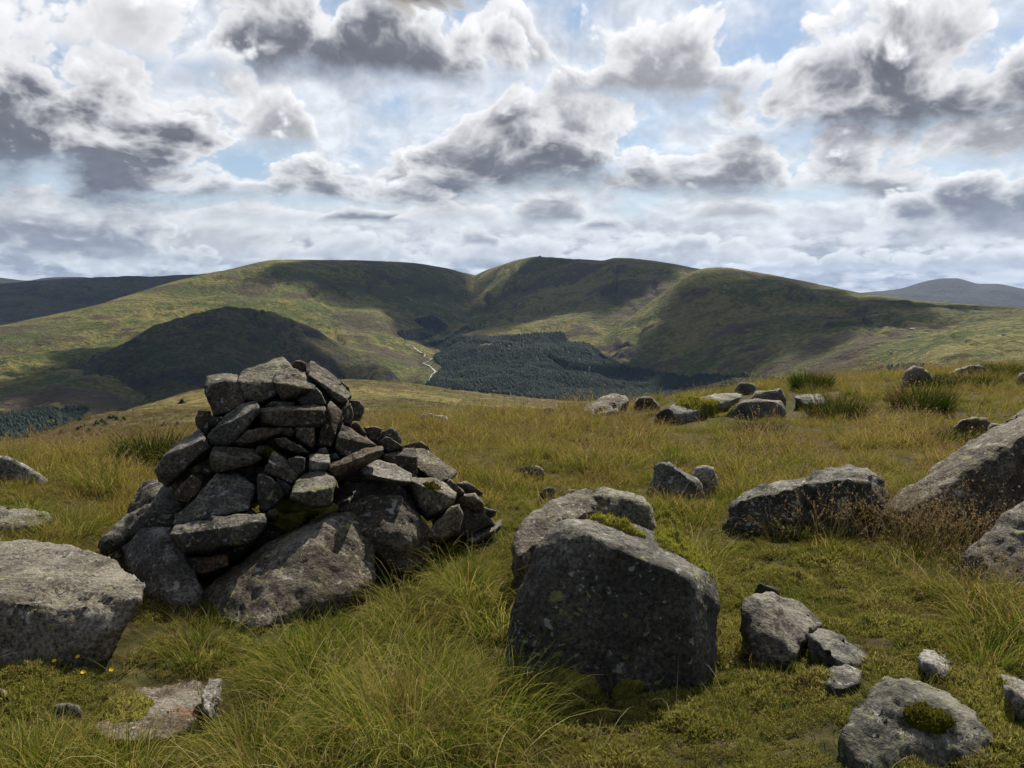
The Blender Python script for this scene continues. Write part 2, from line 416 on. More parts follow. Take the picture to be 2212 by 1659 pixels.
# ------------------------------------------------------------------ far hills, each a sheet of ground swept from its foot over its crest and down behind
def sheet(name, feats, u0, u1, nu, nr, m, amp=10.0, wl=220.0, gully=14.0, kind='structure'):
    us = np.linspace(u0, u1, nu)
    V = np.array([pchip([q[0] for q in f], [q[1] for q in f], us) for f in feats])
    Rr = np.array([pchip([q[0] for q in f], [q[2] for q in f], us) for f in feats])
    LR = np.log(Rr); s = np.linspace(0, 1, nr); P = np.empty((nr, nu, 3))
    for j in range(nu):
        lr = LR[0, j] + (LR[-1, j] - LR[0, j]) * s
        v = pchip(LR[:, j], V[:, j], lr); d = pix_dir(us[j], v); h = np.hypot(d[:, 0], d[:, 1])
        P[:, j] = EYE + d * (np.exp(lr) / h)[:, None]
    q = xyz(P[..., 0], P[..., 1], hash(len(name)) % 7)
    crest = LR[-2][None, :]; lrg = np.log(np.hypot(P[..., 0], P[..., 1]))
    fade = np.clip(np.abs(lrg - crest) / 0.10, 0.7 if m is M_scree else 0.10, 1)
    dz = amp * fbm(q / wl, 5, 0.5)
    wq = 90 * fbm(q / 300.0 + 3.1, 2)
    rdg = 1 - np.abs(fbm(np.stack([(q[..., 0] + wq) / 150.0, (q[..., 1] + wq) / 420.0, q[..., 2]], -1), 4, 0.55)) * 1.8
    dz = dz - gully * np.clip(rdg - 0.55, 0, 1) * np.clip(fbm(q / 420.0 + 9.0, 2) + 0.35, 0, 1) * 1.4
    P[..., 2] += dz * fade
    me = mesh_np(name, P.reshape(-1, 3), grid_faces(nr, nu))
    return tag(add(name, me, m), kind=kind)
ridge_l = [(-500, 770, 3100), (-200, 735, 3200), (0, 702, 3300), (100, 683, 3400), (200, 660, 3500), (300, 630, 3650), (400, 602, 3800), (500, 580, 3900), (600, 561, 4000), (700, 561, 4100), (880, 567, 4300), (960, 578, 4500), (1025, 594, 4700), (1150, 612, 4900), (1300, 640, 5000)]
hill_left = sheet('grassy_hill', [
    [(-500, 985, 1500), (0, 960, 1550), (400, 950, 1650), (700, 905, 1950), (930, 856, 2300), (1000, 830, 2500), (1100, 790, 3000), (1300, 780, 3300)],
    [(-500, 885, 2100), (0, 830, 2200), (200, 790, 2350), (400, 752, 2550), (700, 745, 2750), (880, 752, 2950), (960, 735, 3300), (1050, 712, 3600), (1300, 720, 3900)],
    [(-500, 815, 2700), (0, 752, 2800), (200, 712, 3000), (400, 668, 3200), (600, 640, 3400), (800, 650, 3550), (960, 660, 3900), (1050, 655, 4200), (1300, 680, 4400)],
    ridge_l, [(u, v + 70, r * 1.3) for u, v, r in ridge_l]], -500, 1300, 330, 190, M_hill, 22, 260, 40)
ridge_s = [(-100, 905, 2350), (60, 852, 2350), (150, 802, 2400), (220, 765, 2400), (300, 716, 2450), (400, 676, 2500), (480, 661, 2550), (560, 672, 2550), (650, 702, 2600), (750, 745, 2650), (850, 800, 2650), (1000, 880, 2600)]
hill_spur = sheet('rocky_spur', [
    [(-100, 965, 1700), (250, 950, 1720), (500, 935, 1750), (800, 900, 1950), (1000, 900, 2150)],
    [(-100, 945, 1950), (250, 850, 2000), (480, 790, 2080), (750, 815, 2300), (1000, 890, 2350)],
    [(-100, 915, 2200), (150, 825, 2220), (300, 750, 2280), (480, 700, 2360), (600, 720, 2420), (750, 765, 2500), (1000, 885, 2480)],
    ridge_s, [(u, v + 90, r * 1.14) for u, v, r in ridge_s]], -100, 1000, 260, 150, M_scree, 34, 190, 55)
ridge_c = [(800, 760, 5000), (900, 690, 4950), (960, 645, 4850), (1025, 596, 4700), (1080, 573, 4500), (1130, 559, 4350), (1165, 554, 4250), (1230, 558, 4150), (1300, 562, 4050), (1330, 557, 4000), (1370, 559, 3980), (1440, 568, 3950), (1510, 580, 3950), (1700, 610, 4000), (1900, 650, 4000)]
hill_centre = sheet('crag_hill', [
    [(800, 900, 2000), (1000, 880, 1900), (1270, 895, 1850), (1900, 880, 1900)],
    [(800, 830, 2900), (930, 800, 2500), (1000, 800, 2450), (1270, 800, 2500), (1500, 800, 2600), (1900, 810, 2600)],
    [(800, 800, 3700), (950, 745, 3150), (1000, 728, 3050), (1210, 722, 3080), (1300, 735, 3050), (1500, 740, 3100), (1900, 760, 3100)],
    [(800, 780, 4500), (950, 702, 4150), (1025, 668, 3950), (1165, 640, 3700), (1350, 630, 3550), (1500, 645, 3500), (1900, 700, 3600)],
    ridge_c, [(u, v + 70, r * 1.3) for u, v, r in ridge_c]], 800, 1900, 280, 180, M_hill, 22, 240, 65)
ridge_r = [(1100, 900, 2950), (1200, 815, 2950), (1280, 748, 3000), (1340, 702, 3050), (1400, 656, 3120), (1450, 620, 3180), (1500, 586, 3230), (1530, 578, 3250), (1560, 577, 3250), (1620, 585, 3230), (1700, 600, 3180), (1800, 621, 3100), (1870, 634, 3050), (2000, 649, 2950), (2100, 657, 2850), (2212, 664, 2750), (2700, 700, 2500)]
hill_right = sheet('broad_hill', [
    [(1100, 930, 2300), (1340, 860, 2200), (1560, 850, 2000), (1900, 850, 1600), (2212, 860, 1250), (2700, 880, 1000)],
    [(1100, 915, 2500), (1340, 815, 2450), (1560, 800, 2250), (1900, 790, 1850), (2212, 775, 1500), (2700, 790, 1250)],
    [(1100, 905, 2750), (1340, 752, 2750), (1450, 700, 2780), (1560, 680, 2700), (1750, 690, 2450), (1900, 705, 2300), (2212, 718, 2000), (2700, 740, 1800)],
    ridge_r, [(u, v + 90, r * 1.25) for u, v, r in ridge_r]], 1100, 2700, 340, 180, M_hill, 20, 230, 45)
rl2 = [(-700, 640, 6500), (-200, 622, 6500), (0, 614, 6500), (60, 609, 6500), (130, 603, 6600), (230, 600, 6700), (330, 597, 6800), (420, 593, 6900), (500, 590, 7000), (800, 610, 7300)]
moor_ridge = sheet('moor_ridge', [[(u, 760, 4300) for u in (-700, 0, 800)], [(-700, 690, 5500), (0, 675, 5500), (800, 680, 5800)], rl2, [(u, v + 40, r * 1.3) for u, v, r in rl2]], -700, 800, 160, 60, M_scree, 20, 300, 20)
rl3 = [(-900, 606, 9800), (-200, 596, 9800), (-40, 596, 9800), (20, 602, 9800), (60, 606, 9700), (100, 600, 9600), (160, 598, 9600), (300, 612, 9600), (700, 640, 9800)]
far_ridge = sheet('distant_ridge', [[(u, 690, 7600) for u in (-900, 0, 700)], rl3, [(u, v + 30, r * 1.25) for u, v, r in rl3]], -900, 700, 140, 40, M_far, 20, 400, 14)
rl4 = [(1500, 665, 12600), (1780, 640, 12500), (1870, 631, 12400), (1940, 624, 12300), (2000, 608, 12200), (2035, 602, 12200), (2068, 601, 12200), (2090, 607, 12200), (2115, 613, 12200), (2150, 613, 12100), (2212, 624, 12000), (2400, 645, 12000), (3100, 690, 12000)]
far_mountain = sheet('distant_mountain', [[(u, 720, 9000) for u in (1500, 2100, 3100)], [(1500, 690, 10500), (2050, 640, 10700), (2200, 655, 10600), (3100, 705, 10500)], rl4, [(u, v + 40, r * 1.25) for u, v, r in rl4]], 1500, 3100, 170, 60, M_far, 45, 700, 60)

# valley floor, one sheet on to the horizon
nv = 90; rv = np.concatenate([[0.0], np.exp(np.linspace(math.log(300), math.log(16000), nv - 1))]); av = np.linspace(-math.pi, math.pi, 97)
XV = rv[:, None] * np.sin(av)[None]; YV = rv[:, None] * np.cos(av)[None]
ZV = -256 + 14 * fbm(xyz(XV, YV) / 900.0, 3) * (RVf := np.clip(rv[:, None] / 900 - .6, 0, 1))
valley = tag(add('valley_floor', mesh_np('valley_floor', np.stack([XV, YV, ZV], -1).reshape(-1, 3), grid_faces(nv, len(av))[:, ::-1]), M_valley), kind='structure')
# ------------------------------------------------------------------ rock materials
def rock_material(name, c1, c2, white=0.5, yellow=0.3, moss=0.0, rust=0.0):
    m, t, b = material(name)
    g = t.nodes.new('ShaderNodeNewGeometry'); p = g.outputs['Position']
    oi = t.nodes.new('ShaderNodeObjectInfo'); rnd = X(t, oi.outputs['Random'])
    nz = split3(t, g.outputs['Normal'])[2]
    wob = vmath(t, 'ADD', p, vmath(t, 'SCALE', noise(t, p, 22, 3, 0.6, color=True), scale=0.05))
    wob2 = vmath(t, 'ADD', vmath(t, 'ADD', wob, vmath(t, 'SCALE', noise(t, p, 60, 3, 0.7, color=True), scale=0.035)), vmath(t, 'SCALE', noise(t, p, 9, 2, 0.6, color=True), scale=0.16))
    big = noise(t, p, 4.0, 7, 0.62, 0.5)
    fine = noise(t, p, 55.0, 6, 0.7)
    c = mix(t, big.step(0.36, 0.66), c1, c2)
    if rust: c = mix(t, (noise(t, p, 5.5, 4, 0.6) + (rnd - 0.5) * 0.25).step(0.60, 0.72) * rust, c, (.13, .065, .035))
    v = rnd * 0.55 + 0.72; wm = (rnd * 7.31)._m('FRACT')
    c = mix(t, 1.0, c, cat3(t, v * (wm * 0.22 + 0.95), v, v * (1.06 - wm * 0.30)), 'MULTIPLY')
    sp = fine.step(0.32, 0.70) * 1.7 + 0.22
    c = mix(t, 1.0, c, cat3(t, sp, sp, sp), 'MULTIPLY')
    crk = voro(t, vmath(t, 'ADD', vmath(t, 'MULTIPLY', p, (1.0, 1.0, 1.9)), vmath(t, 'SCALE', noise(t, p, 5, 3, 0.6, color=True), scale=0.30)), 4.2, 'DISTANCE_TO_EDGE')
    crack = crk.step(0.014, 0.0) * noise(t, p, 2.6, 3, 0.6).step(0.60, 0.68)
    # grey lichen bloom on upper faces, lightened further to imitate sunlit rims
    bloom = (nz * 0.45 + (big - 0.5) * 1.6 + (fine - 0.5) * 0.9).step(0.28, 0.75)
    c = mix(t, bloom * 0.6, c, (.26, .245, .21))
    # pale round lichen colonies
    for sc_, thr, col, amt, seed in ((15.0, .24, (.40, .41, .38), white, 0.0), (34.0, .27, (.36, .38, .35), white, 3.3), (8.0, .20, (.44, .44, .41), white * .8, 7.7), (12.0, .25, (.27, .28, .105), yellow, 5.1), (27.0, .30, (.25, .27, .10), yellow, 8.2)):
        q = vmath(t, 'ADD', wob2, (seed, seed * 1.7, -seed))
        vn = t.nodes.new('ShaderNodeTexVoronoi'); t.links.new(q, vn.inputs['Vector']); vn.inputs['Scale'].default_value = sc_
        cr = split3(t, vn.outputs['Color'])
        patch = noise(t, vmath(t, 'ADD', p, (seed, 0, seed)), 3.0, 3, 0.6)
        on = (cr[0] + (patch - 0.5) * 2.8 + nz * 0.12).step(1.16 - amt * 0.5, 1.24 - amt * 0.5)
        rad = cr[1] * 0.7 + 0.45
        spot = (X(t, vn.outputs['Distance']) + (fine - 0.5) * 0.22).step(rad * (thr * 1.45), rad * (thr * 0.95)) * on
        c = mix(t, spot * (fine * 0.9 + 0.25).sat() * 0.85, c, col)
    if moss:
        mm = (nz * 0.8 + (noise(t, p, 6.0, 5, 0.65) - 0.5) * 2.2).step(1.0 - moss * 0.5, 1.25 - moss * 0.5)
        c = mix(t, mm, c, (.085, .090, .018))
    c = mix(t, crack * 0.8, c, (.012, .011, .010))
    t.links.new(c, b.inputs['Base Color'])
    ro = fine * 0.3 + 0.62; t.links.new(ro.k, b.inputs['Roughness'])
    b.inputs['Specular IOR Level'].default_value = 0.3
    h = big * 0.9 + fine * 0.42 + noise(t, p, 17.0, 6, 0.65) * 0.8 - crack * 0.9
    bump(t, b, h, 1.0, 0.035)
    return m
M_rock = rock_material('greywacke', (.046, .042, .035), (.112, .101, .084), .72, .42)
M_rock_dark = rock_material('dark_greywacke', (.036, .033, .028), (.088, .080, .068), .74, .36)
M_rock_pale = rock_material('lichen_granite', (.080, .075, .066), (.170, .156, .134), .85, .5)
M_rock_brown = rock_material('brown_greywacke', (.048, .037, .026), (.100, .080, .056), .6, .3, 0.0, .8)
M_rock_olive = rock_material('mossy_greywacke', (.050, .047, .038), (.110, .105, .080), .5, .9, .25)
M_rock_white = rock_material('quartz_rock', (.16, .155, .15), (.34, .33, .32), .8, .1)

# ------------------------------------------------------------------ rock builder
def hull_mesh(name, pts, edge, seed, rough=1.0, rnd_=1):
    bm = bmesh.new()
    for p in pts: bm.verts.new(p)
    res = bmesh.ops.convex_hull(bm, input=bm.verts)
    bmesh.ops.delete(bm, geom=list({e for e in res['geom_interior'] + res['geom_unused'] if isinstance(e, bmesh.types.BMVert)}), context='VERTS')
    bmesh.ops.triangulate(bm, faces=bm.faces)
    for _ in range(9):
        lng = [e for e in bm.edges if e.calc_length() > edge * 1.5]
        if not lng: break
        bmesh.ops.subdivide_edges(bm, edges=lng, cuts=1)
        bmesh.ops.triangulate(bm, faces=[f for f in bm.faces if len(f.verts) > 3])
    bmesh.ops.recalc_face_normals(bm, faces=bm.faces)
    for _ in range(rnd_): bmesh.ops.smooth_vert(bm, verts=bm.verts, factor=0.4, use_axis_x=True, use_axis_y=True, use_axis_z=True)
    bm.verts.ensure_lookup_table(); bm.normal_update()
    co = np.array([v.co for v in bm.verts]); nn = np.array([v.normal for v in bm.verts])
    size = float(np.mean(np.ptp(co, axis=0)))
    q = co + seed * 7.31
    f = size * 0.035 * fbm(q * (2.2 / size), 2) + size * 0.022 * (0.35 - np.abs(fbm(q * (4.5 / size), 2))) + 0.013 * min(1.0, size / .3) * fbm(q * 14.0, 3, 0.6) + 0.005 * fbm(q * 45.0, 2)
    # cleaved facets and chipped steps
    g = np.random.default_rng(int(seed) + 5000); nc = 26
    kt = min(1.0, .35 / size)
    for nc, am, tl in ((9, .014 * (.4 + .6 * kt), .07 * kt), (40, .009 * (.3 + .7 * kt), .08 * kt)):
        cs = co.min(0) + np.ptp(co, axis=0) * g.uniform(0, 1, (nc, 3)); ce = g.uniform(-1, 1, nc); ct = g.normal(0, tl, (nc, 3))
        wq = co + 0.05 * size * np.stack([fbm(q * (6 / size) + 5 * j_, 2) for j_ in range(3)], -1)
        ix = np.argmin(((wq[:, None, :] - cs[None]) ** 2).sum(-1), axis=1)
        f = f + size * am * ce[ix] + ((co - cs[ix]) * ct[ix]).sum(1)
    co = co + nn * (f * rough)[:, None]
    fc = np.array([[v.index for v in fa.verts] for fa in bm.faces])
    bm.free()
    return mesh_np(name, co, fc)
rocks_bvh = []
ROCKS = []
def put_rock(name, pts, m, edge, seed, parent=None, rough=1.0, rnd_=2):
    me = hull_mesh(name, pts, edge, seed, rough, rnd_)
    c = np.mean(pts, axis=0); base = min(p[2] for p in pts)
    org = np.array([c[0], c[1], base])
    co = np.empty(len(me.vertices) * 3, np.float32); me.vertices.foreach_get('co', co); co = co.reshape(-1, 3)
    ROCKS.append((name, co.copy(), np.array([tuple(p.vertices) for p in me.polygons])))
    if parent is not None: org = org * 0 + np.array(parent.location)
    me.vertices.foreach_set('co', (co - org.astype(np.float32)).ravel()); me.update()
    return add(name, me, m, parent, None if parent is not None else tuple(org))
K = 0.67770
def zoomed(x0, y0, s): return lambda L: [((x0 + p[0] / s) * K, (y0 + p[1] / s) * K) + tuple(p[2:]) for p in L]
z1 = zoomed(300, 1100, 1.6385); z3 = zoomed(0, 1775, 2.0109); z5 = zoomed(1500, 1450, 2.074); z6 = zoomed(2264, 1650, 2.079)
z7 = zoomed(1800, 1130, 1.5109); zr = zoomed(2700, 1250, 3.922); zd = lambda L: L
def depth_on_ground(u, v):
    P = on_ground(u, v); return project(P)[2]
def stone_points(L, d, t, inner=0.7, back=0.82, seed=0, bury=0.0):
    """points of a rock whose outline in the picture is L (entries may carry their own depth offset), front at depth d, t thick"""
    rg = np.random.default_rng(seed); A = [(p[0], p[1]) for p in L]; off = [p[2] if len(p) > 2 else None for p in L]
    cu_ = np.mean([a[0] for a in A]); cv_ = np.mean([a[1] for a in A]); P = []
    for (u, v), o in zip(A, off):
        P.append(at(u, v, d + (0.2 * t if o is None else o)))
        if o is None: P.append(at(cu_ + (u - cu_) * inner, cv_ + (v - cv_) * inner, d + rg.uniform(0, 0.10) * t))
        dd = d + t * rg.uniform(.85, 1.05) + (0 if o is None else o * 0.6)
        q = at(cu_ + (u - cu_) * back, cv_ + (v - cv_) * back + 4, dd) + np.array([0, 0, -.12 if bury else -.02])
        P.append(q)
    if bury:
        vm = max(a[1] for a in A); vn = min(a[1] for a in A)
        for (u, v), o in zip(A, off):
            if v > vm - 0.45 * (vm - vn): P.append(at(u, v, d + (o or 0.05 * t)) + np.array([0, 0.04, -bury]))
    return [np.array(p) for p in P]

# ------------------------------------------------------------------ boulders on the ground
def boulder(name, label, m, L, base=None, d=None, t=0.5, edge=0.03, bury=0.18, inner=0.82, back=0.8, rough=1.0, cat='boulder', rnd_=1, group=None, lift=.985):
    if d is None:
        if base is None:
            k = max(range(len(L)), key=lambda i: L[i][1]); base = L[k][:2]
        d = depth_on_ground(*base) * lift
    seed = len(ROCKS) + 1; mu = np.mean([q[0] for q in L]); mv = np.mean([q[1] for q in L]); L = [(mu + (q[0] - mu) * 1.05, mv + (q[1] - mv) * 1.05) + tuple(q[2:]) for q in L]
    o = put_rock(name, stone_points(L, d, t, inner, back, seed, bury), m, edge, seed, None, rough, rnd_)
    return tag(o, label, cat, group)
boulder('boulder', 'broad low grey boulder with flat sunlit top at the left edge', M_rock_pale,
        [(-100, 1215, 1.05), (0, 1180, 1.1), (60, 1174, 1.1), (140, 1181, 1.0), (215, 1202, .85), (268, 1230, .6), (308, 1260, .3), (296, 1302, .10), (209, 1371, .0), (100, 1420, -.02), (0, 1459, 0), (-100, 1480, 0),
         (-100, 1300, .06), (0, 1306, .06), (78, 1340, .02), (145, 1335, .03), (209, 1304, .08), (284, 1282, .16)], (100, 1430), t=.35, edge=.026, rnd_=3, rough=.8)
boulder('boulder', 'big square dark boulder with a sloping top, nearest the middle of the picture', M_rock,
        [(1219, 1131, .26), (1271, 1161, .12), (1343, 1194, .06), (1422, 1228, .03), (1477, 1250, .03), (1294, 1130, .42), (1392, 1146, .55), (1490, 1178, .58), (1536, 1232, .40), (1545, 1309, .24), (1538, 1407, .17), (1502, 1483, .06),
         (1376, 1496, 0), (1212, 1466, .02), (1108, 1440, .06), (1108, 1349, .10), (1141, 1244, .17), (1172, 1185, .22), (1484, 1342, .04), (1490, 1440, .02)], (1376, 1496), t=.42, edge=.022, rough=.55)
boulder('boulder', 'grey ridged boulder with green lichen standing just behind the big square dark boulder', M_rock_olive,
        z5([(790, 270, .12), (870, 205, .30), (1000, 225, .30), (1150, 290, .30), (1195, 335, .22), (1185, 500, .08), (1060, 520, 0), (900, 500, .0), (790, 440, .02), (960, 290, .10), (1130, 330, .10)]), d=5.45, t=.40, edge=.024)
boulder('boulder', 'low grey boulder between the big square dark boulder and the cairn', M_rock,
        z5([(560, 322, .35), (690, 345, .35), (770, 395, .30), (740, 470, .15), (600, 560, .05), (480, 700, .0), (390, 790, -.03), (345, 650, .02), (420, 510, .12), (490, 400, .22)]), d=4.85, t=.35, edge=.026)
boulder('rock_outcrop', 'flat pale rock half sunk in grass at the foot of the low grey boulder', M_rock,
        [(1110, 1170, .2), (1150, 1110, .45), (1200, 1075, .7), (1265, 1062, .8), (1290, 1090, .6), (1200, 1120, .35), (1150, 1175, .1), (1125, 1200, 0)], d=4.5, t=.2, edge=.03, cat='rock')
boulder('boulder', 'pale pointed boulder in the meadow with a small white stone beside it', M_rock_pale,
        z5([(1165, 215), (1185, 140), (1200, 80), (1270, 35), (1310, 30), (1400, 90), (1480, 150), (1530, 215), (1440, 235), (1300, 245), (1200, 240)]), t=.45, edge=.03, lift=.955)
boulder('boulder', 'small white topped stone to the right of the pale pointed boulder', M_rock_white,
        z5([(1465, 115), (1500, 75), (1545, 65), (1600, 90), (1625, 130), (1640, 190), (1580, 205), (1530, 160)]), t=.3, edge=.03, lift=.955)
boulder('boulder', 'long dark lichened boulder left of the great tilted slab', M_rock_dark,
        z7([(785, 770, .10), (800, 715, .14), (850, 680, .22), (930, 650, .30), (1100, 600, .36), (1250, 560, .40), (1370, 543, .42), (1440, 560, .40), (1490, 600, .34), (1530, 680, .28), (1570, 770, .25), (1500, 830, .06), (1300, 850, 0), (1000, 850, 0), (850, 840, 0), (850, 700, .04), (1370, 590, .10), (1460, 620, .12)]), (1750, 1153), t=.55, edge=.028, rough=1.2)
boulder('boulder', 'great dark tilted slab with a grey sloping top at the right edge', M_rock_dark,
        zr([(520, 1390, .25), (760, 1190, .45), (1000, 1060, .60), (1250, 880, .78), (1500, 740, .9), (1760, 680, .95), (2212, 290, 1.15), (2500, 60, 1.2),
            (720, 1500, .02), (1050, 1390, .02), (1330, 1260, .0), (1650, 1020, .02), (2212, 570, .10), (2500, 330, .14), (2600, 900, .1), (1000, 1640, .0), (1500, 1760, -.02), (2000, 1850, -.02), (2600, 1900, 0)]), (2060, 1165), t=.55, edge=.032, rough=.9)
boulder('boulder', 'small dark block leaning against the back of the great tilted slab', M_rock,
        zr([(1750, 640), (1760, 500), (1800, 390), (2060, 375), (2120, 450), (1960, 640)]), d=7.0, t=.5, edge=.04, bury=.3)
boulder('boulder', 'grey boulder low at the right edge below the great tilted slab', M_rock,
        [(2085, 1200, .15), (2130, 1150, .3), (2185, 1105, .4), (2240, 1080, .45), (2330, 1080, .4), (2360, 1270, .1), (2230, 1290, 0), (2150, 1262, 0)], (2190, 1275), t=.5, edge=.03)
boulder('boulder', 'grey rounded lichened boulder in the moss right of the big square boulder', M_rock,
        z6([(235, 620, .12), (250, 560, .2), (300, 510, .3), (360, 540, .25), (480, 550, .42), (580, 560, .46), (680, 640, .42), (740, 700, .36), (640, 770, .16), (560, 900, .02), (450, 960, 0), (340, 920, .02), (270, 820, .06), (430, 640, .18), (650, 720, .2)]), t=.4, edge=.02, lift=.972, rough=.8)
boulder('rock_outcrop', 'low broken rock with brown tufts just right of the lichened rounded boulder', M_rock,
        z6([(640, 760, .12), (720, 735, .25), (800, 760, .3), (950, 830, .36), (1080, 880, .36), (1105, 930, .2), (1000, 960, .05), (880, 960, 0), (780, 900, .04)]), t=.4, edge=.022, cat='rock', lift=.962, rough=.8)
boulder('rock_outcrop', 'small mossy grey rock sunk in the turf below the low broken rock', M_rock,
        z6([(760, 1060, .1), (800, 1000, .2), (900, 980, .25), (990, 1010, .25), (985, 1090, .1), (880, 1130, 0), (790, 1110, 0)]), t=.25, edge=.022, cat='rock', lift=.965, rough=.8)
boulder('stone', 'thin dark stone just above the lichened rounded boulder', M_rock_dark,
        z6([(300, 480), (320, 425), (380, 445), (450, 490), (440, 540), (360, 520)]), d=4.25, t=.2, edge=.02)
boulder('boulder', 'cracked dark boulder with yellow green lichen at bottom right', M_rock_olive,
        z6([(905, 1450, .08), (960, 1350, .12), (1010, 1230, .25), (1080, 1130, .38), (1170, 1085, .46), (1300, 1070, .52), (1480, 1120, .52), (1620, 1180, .46), (1750, 1280, .36), (1810, 1420, .2), (1880, 1620, .08), (1900, 1760, .0), (1300, 1800, -.06), (1000, 1620, -.02), (1240, 1190, .2), (1500, 1290, .18), (1640, 1370, .12)]), (1985, 1655), t=.3, edge=.018, rough=.8)
boulder('stone', 'bright pale stone in brown moss above the cracked dark boulder', M_rock_white,
        z6([(1400, 930, .15), (1460, 895, .25), (1560, 930, .25), (1650, 985, .2), (1700, 1080, .05), (1640, 1100, 0), (1530, 990, .05), (1430, 970, .05)]), d=3.55, t=.2, edge=.02)
boulder('rock_outcrop', 'flat pale rock sunk in the turf at the right edge near the bottom corner', M_rock_pale,
        z6([(1900, 1060, .3), (1990, 1050, .4), (2100, 1080, .4), (2250, 1130, .4), (2250, 1260, .1), (2080, 1210, 0), (1960, 1120, .05)]), t=.2, edge=.025, cat='rock', lift=.962)
boulder('rock_outcrop', 'flat brown grey slab with a white quartz edge in the turf at bottom left', M_rock_brown,
        z3([(590, 1110, .0), (700, 1000, .25), (800, 880, .5), (920, 770, .75), (1060, 730, .85), (1200, 750, .8), (1370, 790, .7), (1400, 830, .6), (1330, 960, .3), (1250, 1030, .15), (1080, 1150, 0), (800, 1170, -.05)]), (280, 1580), t=.15, edge=.022, bury=.1, cat='rock', lift=.945, rough=.7)
boulder('stone', 'white quartz edge of the flat slab at bottom left', M_rock_white,
        z3([(1300, 830, .0), (1340, 785, .06), (1415, 785, .06), (1395, 850, .0), (1345, 910, -.1), (1335, 985, -.18), (1305, 960, -.15)]), d=3.40, t=.06, edge=.012, bury=.05)
boulder('stone', 'small round dark stone in grass left of the flat brown slab', M_rock,
        z3([(340, 1010), (360, 965), (430, 950), (490, 975), (520, 1020), (480, 1050), (390, 1050)]), t=.16, edge=.016)
boulder('stone', 'grey stone at the left edge below the broad flat topped boulder', M_rock_pale,
        z3([(-60, 960), (-60, 850), (0, 840), (60, 870), (85, 920), (30, 975)]), t=.2, edge=.018)
boulder('rock_outcrop', 'long pale slab lying in grass at the left edge above the broad flat boulder', M_rock_pale,
        [(-80, 1140, 0), (-80, 1090, .35), (0, 1094, .35), (55, 1102, .3), (103, 1114, .2), (95, 1128, .05), (50, 1145, 0), (0, 1150, 0)], (0, 1150), t=.35, edge=.03, cat='rock')
boulder('boulder', 'pale grey boulder at the left edge in the far grass', M_rock_pale,
        [(-60, 1035), (-60, 985), (0, 985), (20, 986), (38, 1000), (50, 1012), (85, 1022), (100, 1032), (40, 1042)], (0, 1040), t=.6, edge=.04)
